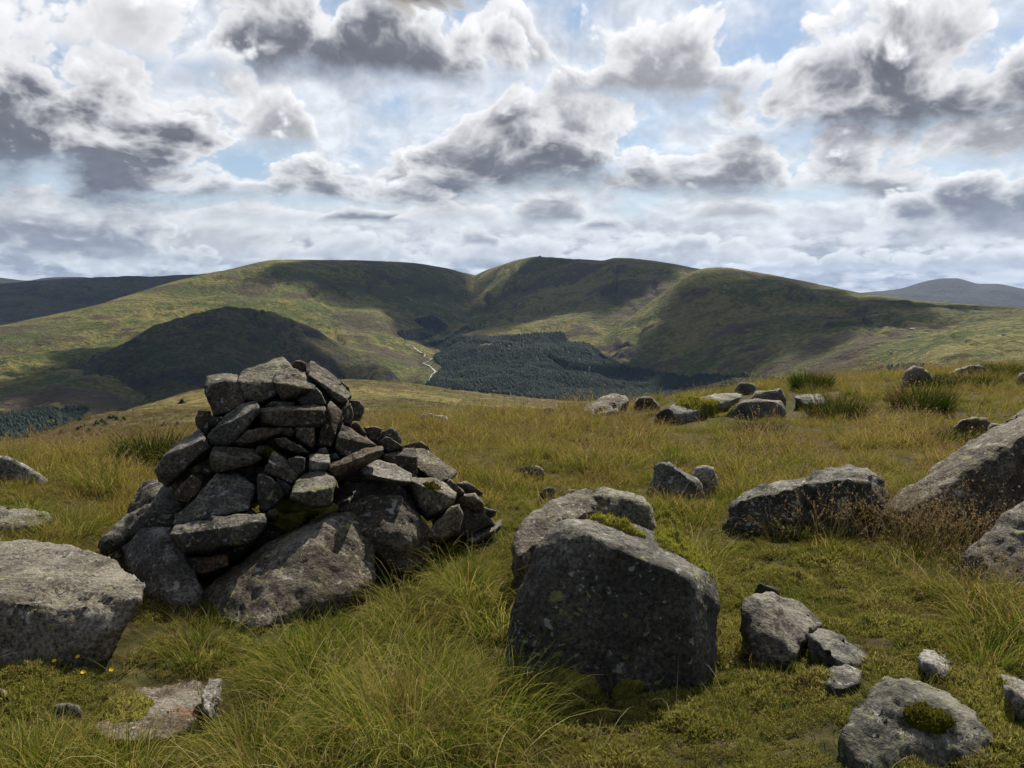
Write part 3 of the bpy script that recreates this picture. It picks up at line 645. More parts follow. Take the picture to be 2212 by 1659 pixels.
for L, lab, m, t_ in (
        (z7([(85, 285, .1), (130, 245, .3), (190, 215, .5), (240, 197, .6), (290, 205, .6), (310, 230, .4), (240, 285, .1), (150, 300, 0)]), 'pale slanting slab on the skyline, leftmost of the rocks along the ridge', M_rock_pale, .5),
        (z7([(335, 255), (350, 225), (395, 210), (430, 222), (452, 250), (420, 272), (360, 275)]), 'small dark rock just right of the leftmost slanting slab on the ridge', M_rock_dark, .4),
        (z7([(505, 300, .05), (515, 255, .2), (570, 225, .4), (640, 215, .6), (720, 205, .8), (830, 200, 1.0), (850, 215, .8), (700, 240, .4), (610, 290, .05), (560, 305, 0)]), 'long low grey rock with yellow moss on it, in the middle of the ridge', M_rock_pale, .6),  # pale material chosen so its colour stands in for sunlight
        (z7([(435, 305), (460, 285), (505, 270), (530, 300), (480, 318)]), 'small flat stone at the left foot of the long low ridge rock', M_rock, .3),
        (z7([(905, 215), (925, 190), (1000, 175), (1030, 168), (1048, 172), (1068, 215), (1065, 245), (980, 240)]), 'grey block lying on top of the mossy rock in the middle of the ridge', M_rock_pale, .6),
        (z7([(800, 275), (840, 240), (930, 225), (1040, 235), (1060, 275), (960, 300), (850, 300)]), 'broad mossy rock under the grey block in the middle of the ridge', M_rock_pale, .7),  # sunlit look put into the paler rock colour here too
        (z7([(1110, 218, .1), (1112, 206, .3), (1180, 205, .5), (1255, 212, .5), (1270, 240, .2), (1240, 258, 0), (1160, 250, 0)]), 'flat dark slab beside the green rushes right of the mossy ridge rock', M_rock_dark, .5),
        (z7([(825, 178), (840, 155), (870, 140), (905, 145), (925, 165), (900, 185)]), 'small pale rock on the skyline above the long low ridge rock', M_rock_pale, .5),
        (z7([(725, 170), (740, 155), (770, 155), (800, 160), (780, 178)]), 'tiny dark rock on the skyline left of the small pale rock', M_rock_dark, .4),
        (z7([(1630, 140), (1640, 90), (1680, 66), (1720, 75), (1760, 105), (1770, 130), (1720, 150)]), 'rounded grey boulder standing on the skyline behind the dark rush clump', M_rock_pale, .6),
        (z7([(1850, 100), (1890, 78), (1950, 65), (2000, 60), (2030, 75), (2035, 98), (1940, 108)]), 'long pale rock on the skyline near the right edge', M_rock_pale, .7),
        (z7([(2185, 130), (2195, 110), (2240, 105), (2260, 130), (2220, 140)]), 'small rock on the skyline at the right edge', M_rock, .4),
        (z7([(1880, 345), (1910, 320), (1960, 310), (2030, 315), (2050, 335), (1980, 350)]), 'low moss topped stone in the grass above the great tilted slab', M_rock_olive, .5),
        ([(905, 908), (915, 899), (940, 901), (962, 905), (960, 914), (925, 914)], 'small pale stone in far grass right of the cairn', M_rock_white, .4),
        ([(1175, 897), (1182, 886), (1196, 885), (1204, 894), (1190, 900)], 'tiny grey stone on the grass edge left of the slanting ridge slab', M_rock_pale, .3),
        (z5([(330, 105), (345, 88), (400, 92), (470, 110), (495, 135), (440, 140), (370, 125)]), 'thin pale stone lying in the meadow right of the cairn', M_rock_pale, .25),
        (z5([(455, 275), (480, 240), (530, 218), (555, 235), (545, 285), (490, 300)]), 'small dark stone in grass behind the low grey boulder', M_rock_dark, .25),
        (z5([(620, 275), (650, 250), (720, 255), (750, 280), (690, 300)]), 'small brown stone in grass left of the ridged lichened boulder', M_rock_brown, .25)):
    L = [(q[0], q[1] - 5) + tuple(q[2:]) for q in L]
    d_ = .95 * project(on_ground(*max(L, key=lambda q: q[1])[:2], hi=60.0))[2]
    boulder('rock', lab, m, L, d=d_, t=t_, edge=.05 if d_ > 8 else .03, cat='rock')
# ------------------------------------------------------------------ the cairn and the boulders it is built on
boulder('boulder', 'long sloping boulder with a pale lichened crest at the front foot of the cairn', M_rock,
        z1([(560, 1310, .5), (720, 1190, .6), (960, 1010, .75), (1200, 885, .85), (1330, 878, .8), (1400, 930, .75), (1470, 1070, .65), (1475, 1200, .55), (1300, 1290, .32), (1090, 1330, .2), (960, 1410, .08), (830, 1500, 0), (700, 1400, .2),
            (740, 1235, .35), (960, 1090, .45), (1180, 950, .55), (1240, 1000, .5), (1000, 1210, .25)]), (547, 1366), t=.3, edge=.022, rough=.65)
boulder('boulder', 'dark grey boulder under the lower left corner of the cairn', M_rock_dark,
        z1([(160, 1060, .55), (260, 975, .6), (400, 945, .5), (450, 1040, .25), (480, 1180, .12), (545, 1250, .06), (530, 1330, .0), (420, 1345, 0), (300, 1295, .06), (200, 1200, .25), (350, 1010, .22)]), (377, 1300), t=.4, edge=.024)
boulder('boulder', 'long dark wedge shaped boulder leaning on the left foot of the cairn', M_rock_dark,
        z1([(55, 1025, .05), (140, 900, .2), (270, 718, .55), (300, 712, .6), (420, 750, .45), (490, 830, .3), (440, 930, .1), (240, 965, .0), (100, 1035, 0), (330, 800, .2)]), d=5.05, t=.45, edge=.026)
boulder('boulder', 'dark boulder with white lichen blotches under the right side of the cairn', M_rock_dark,
        z1([(1245, 830, .3), (1300, 720, .5), (1400, 690, .6), (1560, 720, .6), (1630, 770, .5), (1690, 900, .3), (1725, 985, .2), (1640, 1020, .05), (1500, 990, 0), (1400, 960, .02), (1320, 880, .12), (1420, 800, .2), (1560, 800, .2)]), d=4.75, t=.45, edge=.024)
cairn = tag(empty('cairn', tuple(on_ground(640, 1250) * [1, 1, 1] + [0, .35, 0])), 'heap of angular dark grey stones piled into a rough cone, the summit cairn', 'cairn')
def dc(x, y): return 4.62 + 0.62 * (1080 - y) / 980 + 0.42 * ((x - 950) / 800) ** 2
CN = [  # outline in the picture, material, thickness, depth change
    ([(572, 200, .12), (590, 166, .24), (660, 156, .28), (750, 157, .26), (640, 192, .08), (755, 190, .08), (770, 245, .05), (790, 292, .03), (700, 348, 0), (630, 370, .02), (600, 290, .04), (575, 250, .06)], 'd', .24, 0),
    ([(745, 190, .06), (765, 150, .25), (860, 100, .34), (985, 65, .40), (1022, 95, .34), (1030, 125, .2), (935, 195, .05), (950, 260, .02), (870, 300, 0), (800, 270, .02), (755, 222, .03)], 'y', .2, -.02),
    ([(935, 195), (950, 140, .2), (1030, 110, .22), (1060, 128, .18), (1155, 212, .1), (1140, 232), (1040, 272), (990, 286), (960, 250)], 'b', .2, -.06),
    ([(1035, 105), (1045, 82), (1075, 78), (1108, 96), (1106, 132), (1060, 132)], 'b', .12, .12),
    ([(1040, 118, .1), (1110, 150, .12), (1165, 166, .1), (1167, 206), (1130, 202), (1060, 142)], 'y', .12, .06),
    ([(1105, 122, .2), (1135, 89, .26), (1165, 96, .24), (1250, 162, .2), (1310, 203, .18), (1340, 258, .14), (1325, 292), (1290, 312), (1230, 262), (1170, 192), (1120, 160)], 'm', .2, .0),
    ([(1290, 188), (1332, 222), (1342, 270), (1308, 250)], 'b', .14, .14),
    ([(1060, 278), (1160, 221), (1190, 250), (1216, 312), (1160, 302), (1070, 306)], 'd', .18, .0),
    ([(890, 322), (920, 296), (1050, 300), (1040, 326), (960, 330)], 'd', .2, .05),
    ([(850, 342), (870, 334, .12), (1100, 310, .14), (1195, 310, .14), (1216, 336), (1211, 412), (1160, 426), (960, 426), (860, 407)], 'b', .22, -.03),
    ([(590, 482), (605, 450), (690, 360, .14), (750, 312, .16), (850, 290, .14), (868, 326), (840, 372), (740, 502), (690, 526), (610, 517)], 'd', .17, -.05),
    ([(525, 382), (545, 340), (610, 338), (606, 420), (590, 476), (555, 452)], 'o', .2, .1),
    ([(604, 362), (670, 383), (640, 422), (604, 416)], 'd', .15, .06),
    ([(720, 512), (800, 442), (900, 430), (996, 432), (985, 456), (870, 502), (780, 522)], 'd', .22, .02),
    ([(1160, 522), (1200, 440), (1220, 312), (1240, 290, .14), (1297, 345, .12), (1297, 402, .1), (1260, 482), (1240, 537), (1180, 537)], 'o', .2, .0),
    ([(1045, 430), (1150, 430), (1157, 512), (1140, 542), (1080, 502), (1045, 472)], 'b', .2, .03),
    ([(940, 486), (1000, 490), (1090, 535), (1127, 562), (1050, 562), (960, 522)], 'd', .18, -.02),
    ([(1262, 532), (1268, 480), (1297, 415, .1), (1350, 445, .1), (1430, 485, .1), (1472, 522), (1440, 542), (1310, 586), (1280, 577)], 'd', .16, -.06),
    ([(1345, 412), (1370, 400), (1422, 462), (1400, 472), (1350, 442)], 'b', .14, .06),
    ([(1410, 432), (1470, 425), (1506, 437), (1482, 502), (1440, 497)], 'b', .18, .12),
    ([(1470, 492), (1500, 452), (1550, 430), (1586, 446), (1609, 492), (1590, 517), (1520, 490), (1480, 522)], 'd', .2, .08),
    ([(1490, 512), (1520, 476), (1545, 481), (1616, 532), (1560, 552), (1520, 562)], 'd', .16, .02),
    ([(1215, 652), (1235, 620, .08), (1400, 547, .1), (1505, 525, .1), (1512, 546), (1440, 597), (1260, 692)], 'o', .13, -.16),
    ([(1500, 577), (1600, 535, .12), (1670, 535, .12), (1692, 582), (1692, 652), (1670, 682), (1600, 652), (1500, 602)], 'd', .2, -.04),
    ([(1675, 536, .22), (1740, 546, .24), (1800, 592, .22), (1897, 667, .16), (1850, 702, .04), (1800, 717, 0), (1740, 682, .02), (1690, 642, .04)], 'm', .14, -.06),
    ([(1600, 528, .1), (1672, 520, .1), (1700, 502), (1750, 530), (1762, 562), (1690, 545)], 'b', .2, .2),
    ([(1385, 652, .05), (1440, 606, .18), (1490, 600, .2), (1560, 625, .2), (1657, 666, .14), (1652, 717, .03), (1570, 707, 0), (1420, 672, 0)], 'p', .12, -.18),
    ([(1645, 702), (1680, 686, .14), (1780, 696, .2), (1840, 722, .2), (1887, 772, .14), (1882, 802), (1810, 872), (1740, 902), (1690, 852), (1655, 762)], 'p', .3, -.22),
    ([(1830, 722), (1860, 700), (1937, 772), (1890, 787), (1865, 757)], 'o', .16, -.1),
    ([(1890, 722), (1940, 710), (1990, 740), (2032, 772), (1960, 765)], 'm', .3, .1),
    ([(1880, 812), (1920, 780), (1990, 775), (2040, 832), (2032, 872), (1960, 862)], 'm', .3, -.1),
    ([(1990, 880), (2030, 850), (2102, 866), (2060, 890)], 'm', .2, -.1),
    ([(1710, 1010), (1780, 932), (1870, 842), (1906, 832), (1927, 882), (1902, 970), (1800, 1020)], 'p', .25, -.28),
    ([(1940, 1020, 0), (2000, 962, .2), (2130, 906, .4), (2132, 936, .3), (2080, 972, .1), (1980, 1030, 0)], 'p', .15, -.1),
    ([(1022, 772, .03), (1075, 682, .22), (1180, 640, .30), (1250, 682, .24), (1259, 702, .16), (1242, 745, .05), (1140, 768, .0), (1240, 830, .04), (1130, 836, .02), (1025, 795, .03)], 'y', .12, -.20),
    ([(1120, 602), (1125, 570, .1), (1230, 570, .1), (1236, 622), (1215, 652), (1120, 655)], 'p', .16, -.06),
    ([(890, 662), (905, 602), (930, 546, .12), (1000, 590, .1), (1072, 682), (1040, 732), (950, 692)], 'd', .16, -.06),
    ([(1010, 592), (1060, 582), (1102, 591), (1096, 662), (1060, 690), (1020, 632)], 'd', .14, -.05),
    ([(610, 582), (625, 530, .1), (680, 525, .12), (830, 545, .12), (877, 592, .04), (860, 607), (760, 642), (640, 667), (610, 632)], 'd', .24, -.05),
    ([(315, 657), (360, 575), (450, 500, .2), (550, 435, .26), (582, 482), (602, 532), (560, 572), (480, 642), (440, 692), (380, 732), (330, 692)], 'd', .3, -.12),
    ([(420, 782), (460, 720), (510, 675), (557, 712), (552, 762), (500, 826), (430, 802)], 'o', .24, -.12),
    ([(410, 932, .0), (540, 790, .08), (640, 670, .2), (740, 655, .26), (790, 690, .24), (842, 742, .2), (832, 800, .14), (800, 862, .0), (640, 892, -.02), (460, 937, -.02)], 'm', .16, -.12),
    ([(855, 742), (850, 675), (880, 664), (930, 690), (960, 722), (1002, 782), (960, 832), (900, 872), (860, 862)], 'd', .2, -.04),
    ([(950, 690), (1032, 742), (1012, 792), (970, 742)], 'd', .14, -.02),
    ([(385, 992), (420, 942, .1), (640, 896, .1), (800, 881, .1), (886, 886, .1), (891, 922), (830, 1012), (740, 1042), (580, 1076), (470, 1082)], 'd', .2, -.20),
    ([(480, 1132), (490, 1110), (680, 1080), (706, 1091), (706, 1152), (560, 1202), (500, 1192)], 'b', .2, -.06),
    ([(1330, 282), (1390, 290), (1413, 326), (1391, 377), (1330, 372)], 'd', .2, .1),
    ([(1300, 332), (1340, 300), (1357, 362), (1332, 422), (1300, 412)], 'd', .16, .03),
    *[([(x_ - 34, y_ + 8), (x_ - 16, y_ - 20), (x_ + 20, y_ - 24), (x_ + 38, y_ + 2), (x_ + 14, y_ + 24)], 'dbm'[i_ % 3], .11, .03) for i_, (x_, y_) in enumerate([(870, 550), (790, 600), (1095, 695), (590, 655), (1010, 455), (1335, 640), (1245, 590), (930, 880), (1480, 560), (1570, 650), (600, 745), (1060, 545), (560, 560), (1330, 470), (1190, 560), (820, 900), (1650, 690), (1760, 720)])],
    # stones deeper in the heap, seen dark in the gaps
    ([(560, 480), (620, 420), (820, 400), (880, 560), (780, 640), (600, 600)], 'd', .4, .20), ([(840, 420), (1180, 400), (1220, 560), (1100, 660), (880, 640)], 'd', .4, .22),
    ([(1160, 480), (1340, 400), (1420, 520), (1360, 640), (1180, 660)], 'd', .4, .2), ([(480, 640), (640, 560), (860, 600), (880, 800), (700, 860), (480, 840)], 'd', .4, .16),
    ([(840, 640), (1180, 600), (1280, 760), (1200, 900), (900, 900)], 'd', .4, .18), ([(1240, 600), (1500, 540), (1660, 620), (1620, 760), (1300, 760)], 'd', .4, .16),
    ([(420, 880), (800, 840), (920, 940), (760, 1120), (480, 1160)], 'd', .4, .12), ([(640, 250), (900, 200), (1180, 220), (1320, 300), (1240, 420), (700, 420)], 'd', .4, .16), ([(1580, 600), (1800, 620), (1860, 760), (1760, 880), (1620, 820)], 'd', .4, .12),
    ([(1760, 880), (1900, 800), (2040, 850), (2090, 930), (1950, 1010), (1780, 990)], 'm', .4, .06), ([(400, 700), (560, 520), (640, 600), (560, 800)], 'd', .4, .2), ([(760, 1000), (900, 900), (1150, 860), (1100, 960), (850, 1100)], 'd', .4, .25)]
MT = {'d': M_rock_dark, 'b': M_rock_brown, 'y': M_rock_olive, 'm': M_rock, 'o': M_rock_brown, 'p': M_rock_pale}
for k, (L, mk, t, dd) in enumerate(CN):
    cx = np.mean([p[0] for p in L]); cy = np.mean([p[1] for p in L])
    put_rock('stone', stone_points(z1(L), dc(cx, cy) + dd, t if k < 66 else .55, .90, .88 if k < 66 else 1.02, 100 + k), MT[mk], .017 if k < 66 else .05, 100 + k, cairn, 0.42, 0)
all_v = np.concatenate([r[1] for r in ROCKS]); offs = np.cumsum([0] + [len(r[1]) for r in ROCKS])
all_f = np.concatenate([r[2] + offs[i] for i, r in enumerate(ROCKS)])
rock_tree = BVHTree.FromPolygons(all_v.tolist(), all_f.tolist())
# ------------------------------------------------------------------ grass
def blades(nb, length, lvar, rad, tilt, bend, width, seed, ns=4, heads=0.0, flat=0.0):
    """nb arching blades rooted in a disc; returns verts, faces, h (0 root .. 1 tip), b (per blade random)"""
    g = np.random.default_rng(seed)
    a = g.uniform(0, 2 * math.pi, nb); rr_ = rad * np.sqrt(g.uniform(0, 1, nb))
    root = np.stack([rr_ * np.cos(a), rr_ * np.sin(a), np.full(nb, -0.015)], -1)
    da = a + g.normal(0, 0.7, nb)
    L = length * (1 + lvar * g.normal(0, 1, nb)).clip(0.3, 1.8)
    th0 = np.abs(g.normal(0, tilt, nb)) + tilt * 0.6 * rr_ / max(rad, 1e-4)
    bd = bend * g.uniform(0.3, 1.5, nb)
    out = np.stack([np.cos(da), np.sin(da), 0 * da], -1)
    P = [root]; th = th0.copy()
    for k in range(ns):
        step = L / ns
        P.append(P[-1] + (out * np.sin(th)[:, None] + np.array([0, 0, 1.0]) * np.cos(th)[:, None]) * step[:, None])
        th = np.minimum(th + bd / ns * (0.5 + k * 0.5), 2.2)
    wa = g.uniform(0, math.pi, nb); wd = np.stack([np.cos(wa), np.sin(wa), 0 * wa], -1)
    V = []; H = []; 
    for k in range(ns):
        w = width * (1 - 0.75 * (k / ns) ** 1.5)
        V += [P[k] - wd * w, P[k] + wd * w]; H += [k / ns, k / ns]
    V.append(P[ns]); H.append(1.0)
    nvb = 2 * ns + 1
    V = np.stack(V, 1).reshape(-1, 3); H = np.tile(H, nb); B = np.repeat(g.uniform(0, 1, nb), nvb)
    f = []
    for k in range(ns - 1): f += [[2 * k, 2 * k + 1, 2 * k + 3], [2 * k, 2 * k + 3, 2 * k + 2]]
    f.append([2 * ns - 2, 2 * ns - 1, 2 * ns])
    F = (np.array(f)[None] + (np.arange(nb) * nvb)[:, None, None]).reshape(-1, 3)
    if heads > 0:                                       # seed heads on some of the stems
        idx = np.nonzero(g.uniform(0, 1, nb) < heads)[0]; hv = []; hf = []; n0 = len(V)
        for i in idx:
            p0, p1 = P[ns - 1][i], P[ns][i]
            for s in range(9):
                c = p0 + (p1 - p0) * g.uniform(0.0, 1.25); d = g.normal(0, 1, 3); d /= np.linalg.norm(d); e = g.normal(0, 1, 3); e /= np.linalg.norm(e)
                sz = 0.010 * g.uniform(.6, 1.4); hv += [c, c + d * sz + [0, 0, sz * .7], c + e * sz * .5 + [0, 0, sz * .7]]; hf.append([n0 + len(hv) - 3, n0 + len(hv) - 2, n0 + len(hv) - 1])
        if hv:
            V = np.concatenate([V, hv]); F = np.concatenate([F, hf]); H = np.concatenate([H, np.full(len(hv), 1.3)]); B = np.concatenate([B, g.uniform(.5, 1, len(hv))])
    return V, F, H, B
def blade_mesh(name, *sets):
    V = []; F = []; H = []; B = []; n = 0
    for v, f, h, b in sets:
        V.append(v); F.append(f + n); H.append(h); B.append(b); n += len(v)
    me = mesh_np(name, np.concatenate(V), np.concatenate(F), True)
    attr(me, 'h', np.concatenate(H)); attr(me, 'b', np.concatenate(B))
    return me
def grass_material(name, root, green, straw, tip, dry, rust=(.13, .072, .028), trans=0.45, pscale=0.55):
    m = bpy.data.materials.new(name); m.use_nodes = True; t = m.node_tree; t.nodes.clear()
    o = t.nodes.new('ShaderNodeOutputMaterial')
    def at_(n):
        a = t.nodes.new('ShaderNodeAttribute'); a.attribute_name = n; return X(t, a.outputs['Fac'])
    h, b = at_('h'), at_('b')
    p = t.nodes.new('ShaderNodeNewGeometry').outputs['Position']
    pn = noise(t, p, pscale, 4, 0.6); pn2 = noise(t, vmath(t, 'ADD', p, (7, 3, 1)), pscale * 3.1, 3, 0.6)
    c = mix(t, h.step(0.0, 0.45), root, green)  # root colour deepened to put the shade between blades into it
    dryf = (h * 0.55 + b * 0.95 + (pn - 0.5) * 1.9 + (pn2 - 0.5) * 1.0 + (dry - 0.95)).step(0.0, 0.5)
    c = mix(t, dryf, c, straw)
    c = mix(t, (h * 0.7 + b * 0.6 - 0.95 + (pn2 - .5) * .6).step(0.0, 0.35), c, tip)
    c = mix(t, (b * 0.9 + (pn2 - 0.5) * 2.6 + (pn - 0.5) * 1.4).step(0.72, 1.10) * 0.8, c, rust)
    c = mix(t, h.step(1.1, 1.2), c, (.22, .155, .085))
    df = t.nodes.new('ShaderNodeBsdfDiffuse'); tr = t.nodes.new('ShaderNodeBsdfTranslucent'); ms = t.nodes.new('ShaderNodeMixShader')
    t.links.new(c, df.inputs[0]); t.links.new(c, tr.inputs[0]); ms.inputs[0].default_value = trans
    t.links.new(df.outputs[0], ms.inputs[1]); t.links.new(tr.outputs[0], ms.inputs[2]); t.links.new(ms.outputs[0], o.inputs[0])
    return m
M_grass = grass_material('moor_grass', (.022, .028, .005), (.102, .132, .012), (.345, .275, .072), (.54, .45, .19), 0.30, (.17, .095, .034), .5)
M_gold = grass_material('meadow_grass', (.070, .066, .014), (.145, .146, .024), (.345, .268, .074), (.45, .36, .13), 0.36, (.20, .135, .048), .55, 0.35)
M_brown = grass_material('slope_grass', (.060, .056, .016), (.092, .094, .022), (.200, .152, .050), (.26, .20, .08), 0.20, (.115, .075, .028), .5, 0.10)
M_short = grass_material('short_turf', (.050, .060, .012), (.100, .125, .022), (.21, .17, .06), (.30, .25, .11), 0.0)
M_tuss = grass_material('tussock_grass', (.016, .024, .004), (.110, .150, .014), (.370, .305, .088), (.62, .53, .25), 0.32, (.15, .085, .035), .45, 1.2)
M_stalk = grass_material('bleached_stalk', (.20, .16, .06), (.36, .30, .13), (.48, .41, .21), (.58, .51, .30), .6, (.30, .2, .1), .4)
M_rush = grass_material('rush', (.008, .014, .003), (.024, .042, .006), (.060, .064, .014), (.10, .088, .026), -0.45)
M_seed = grass_material('seed_grass', (.070, .058, .020), (.115, .095, .034), (.20, .155, .070), (.27, .21, .11), 0.3, (.14, .10, .045))
M_moss = grass_material('moss', (.10, .098, .018), (.23, .225, .036), (.33, .30, .075), (.42, .38, .14), 0.15, (.12, .09, .03), .4, 5.0)
M_mossd = grass_material('dark_moss', (.026, .030, .005), (.072, .074, .010), (.12, .10, .018), (.16, .14, .03), 0.1, (.08, .055, .015), .35, 5.0)
M_heath = grass_material('heath_moss', (.080, .072, .018), (.23, .22, .045), (.40, .345, .13), (.60, .53, .28), 0.22, (.12, .066, .026), .35, 2.2)

def wedge(n, r0, r1, a0=-0.62, a1=0.62):
    r = np.sqrt(rng.uniform(r0 * r0, r1 * r1, n)); a = rng.uniform(a0, a1, n)
    return r * np.sin(a), r * np.cos(a)
def off_rocks(x, y, z, keep=0.03):
    ok = np.ones(len(x), bool)
    for i in range(len(x)):
        h = rock_tree.ray_cast((x[i], y[i], z[i] + 2.2), (0, 0, -1.0), 2.2 - keep)
        if h[0] is not None: ok[i] = False
    return ok
def spread(name, label, variants, m, parts, lean=(0.10, -0.05)):
    """parts: list of x, y, scale"""
    x = np.concatenate([q[0] for q in parts]); y = np.concatenate([q[1] for q in parts]); s = np.concatenate([q[2] for q in parts])
    z = ground_z(x, y); near = np.hypot(x, y) < 26
    pu, pv, _ = project(np.stack([x, y, z], -1)); ok = ~in_poly(pu, pv, [(235, 1600), (330, 1450), (478, 1458), (465, 1550), (395, 1615)]) | (name in ('heath_moss', 'short_turf'))
    ok[near] = off_rocks(x[near], y[near], z[near]) & ok[near]
    for i in np.nonzero(near & ok)[0]:
        h = rock_tree.find_nearest((x[i], y[i], z[i] + .05), .3)
        if h[0] is not None:
            if name in ('tussocky_grass', 'bleached_stalks') and h[3] < .22: ok[i] = False
            elif name in ('moor_grass', 'meadow_grass'): s[i] *= .42 + .58 * h[3] / .3
    x, y, z, s = x[ok], y[ok], z[ok], s[ok]; n = len(x)
    rot = np.stack([rng.normal(lean[0], .13, n), rng.normal(lean[1], .13, n), rng.uniform(0, 6.28, n)], -1)
    o = scatter(name, variants, np.stack([x, y, z], -1), s, rot, rng.integers(0, len(variants), n), m)
    return tag(o, label, 'grass', kind='stuff')
# where the turf is short and mossy, seen on the ground in the photograph
SHORT = [[(1545, 1215), (1640, 1165), (1760, 1190), (1960, 1260), (2090, 1330), (2212, 1400), (2400, 1450), (2400, 1900), (1150, 1900), (1230, 1520), (1540, 1490)],
         [(-80, 1460), (120, 1425), (260, 1380), (330, 1420), (310, 1500), (230, 1600), (100, 1600), (-80, 1560)], [(1090, 1130), (1130, 1080), (1170, 1130), (1130, 1240), (1080, 1300)]]
def short_f(x, y):
    u, v, _ = project(np.stack([x, y, ground_z(x, y)], -1))
    u = u + 40 * perlin(xyz(x, y, 2.0) * 2.2); v = v + 25 * perlin(xyz(x, y, 6.0) * 2.2)
    f = np.zeros(len(x), bool)
    for P_ in SHORT: f |= in_poly(u, v, P_)
    return f
g_mid = [blade_mesh('grass', blades(52, .105, .4, .055, .55, 1.1, .0019, 200 + k)) for k in range(7)]
g_gold = [blade_mesh('grass', blades(44, .12, .4, .075, .5, 1.0, .0021, 230 + k), blades(5, .20, .25, .06, .3, .6, .0011, 330 + k, 4, .5)) for k in range(7)]
g_short = [blade_mesh('grass', blades(46, .065, .35, .06, .55, .9, .0015, 250 + k, 3)) for k in range(6)]
g_heath = [blade_mesh('moss', blades(110, .032, .5, .05, .8, .6, .0042, 270 + k, 2), blades(40, .055, .5, .045, .75, .5, .0038, 290 + k, 2)) for k in range(6)]
def mossball(seed, ns=300, sp=.013):
    g = np.random.default_rng(seed); a = g.uniform(0, 6.283, ns); q = np.sqrt(g.uniform(0, 1, ns)); lob = 1 + .35 * np.sin(a * 3 + seed) + .2 * np.sin(a * 5 + 2 * seed)
    P0 = np.stack([.055 * q * lob * np.cos(a), .055 * q * lob * np.sin(a), .030 * (1 - q ** 2) * (1 + .4 * np.sin(a * 2 + q * 9)) - .006], -1)
    d = P0 * [1, 1, .6] / .06 + [0, 0, .55] + g.normal(0, .45, (ns, 3)); d /= np.linalg.norm(d, axis=1)[:, None]
    sd = np.cross(d, g.normal(0, 1, (ns, 3))); sd /= np.linalg.norm(sd, axis=1)[:, None]; L = sp * g.uniform(.5, 1.5, ns)[:, None]
    V = np.stack([P0 - sd * .0026, P0 + sd * .0026, P0 + d * L], 1).reshape(-1, 3)
    return V, np.arange(ns * 3).reshape(-1, 3), np.tile([.15, .15, .95], ns), np.repeat(g.uniform(0, 1, ns), 3)
g_heath = [blade_mesh('moss', mossball(270 + k)) for k in range(6)]
g_stalk = [blade_mesh('stalk', blades(4, .34, .3, .04, .55, 1.0, .0014, 310 + k, 6), blades(5, .2, .3, .05, .9, .8, .0015, 350 + k, 5)) for k in range(6)]
def pick(n, r0, r1, f=None, a=0.62):
    x, y = wedge(n, r0, r1, -a, a)
    if f is not None:
        k = f(x, y); x, y = x[k], y[k]
    return x, y
def lump(x, y): return 0.55 + 1.25 * np.clip(fbm(xyz(x, y, 4.0) * 1.7, 3) + 0.25, 0, 1)
long_f = lambda x, y: ~short_f(x, y)
A = []; 
for n, r0, r1 in ((4200, 1.6, 5.5), (3400, 5.5, 8.0)):
    x, y = pick(n, r0, r1, long_f); A.append((x, y, .88 * lump(x, y) * rng.uniform(.7, 1.25, len(x))))
x, y = pick(420, 1.6, 8.0, short_f); A.append((x, y, rng.uniform(.45, .9, len(x))))
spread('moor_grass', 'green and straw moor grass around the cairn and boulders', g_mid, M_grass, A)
A = []
for n, r0, r1, k in ((1500, 4.6, 7.0, .7), (9000, 7.0, 12.0, .9), (13000, 12.0, 25.0, 1.0)):
    x, y = pick(n, r0, r1, long_f if r1 < 10 else None); A.append((x, y, k * lump(x, y) * rng.uniform(.6, 1.2, len(x))))
ru, rv_, _ = project(np.stack([A[-1][0], A[-1][1], ground_z(A[-1][0], A[-1][1])], -1)); A[-1][2][(ru > 1390) & (ru < 1810) & (rv_ > 845) & (rv_ < 945)] *= .6
ru, rv_, _ = project(np.stack([A[-2][0], A[-2][1], ground_z(A[-2][0], A[-2][1])], -1)); A[-2][2][(ru > 1390) & (ru < 1810) & (rv_ > 845) & (rv_ < 945)] *= .6
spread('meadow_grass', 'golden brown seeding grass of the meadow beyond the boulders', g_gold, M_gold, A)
A = []
for n, r0, r1, k in ((22000, 25.0, 75.0, 1.0), (16000, 75.0, 190.0, 1.4)):
    x, y = pick(n, r0, r1); A.append((x, y, k * lump(x, y) * rng.uniform(.6, 1.2, len(x))))
spread('slope_grass', 'olive and brown grass on the shoulder of the hill behind the cairn', [q.copy() for q in g_gold[:4]], M_brown, A)
g_big = [blade_mesh('tussock', blades(240, .22, .35, .10, .55, 1.2, .0019, 700 + k, 5), blades(60, .16, .3, .13, .95, 1.2, .0019, 720 + k, 4)) for k in range(5)]
A = []
for n, r0, r1 in ((150, 1.8, 5.0), (120, 5.0, 8.5), (420, 8.5, 20.0)):
    x, y = pick(n, r0, r1, long_f); A.append((x, y, rng.uniform(.6, 1.2, len(x)) * (.8 if r0 > 8 else 1)))
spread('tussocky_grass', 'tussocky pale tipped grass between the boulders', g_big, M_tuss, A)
x, y = pick(1600, 1.6, 8.0, short_f); x2, y2 = pick(1300, 1.6, 6.0)
spread('short_turf', 'short green turf between mosses in the foreground', g_short, M_short, [(x, y, rng.uniform(.7, 1.5, len(x))), (x2, y2, rng.uniform(.7, 1.5, len(x2)))])
x, y = pick(17000, 1.6, 8.0, short_f); cl = fbm(xyz(x, y, 9.0) * 2.2, 3) > -.3; x, y = x[cl], y[cl]; x2, y2 = pick(3000, 1.6, 8.0)
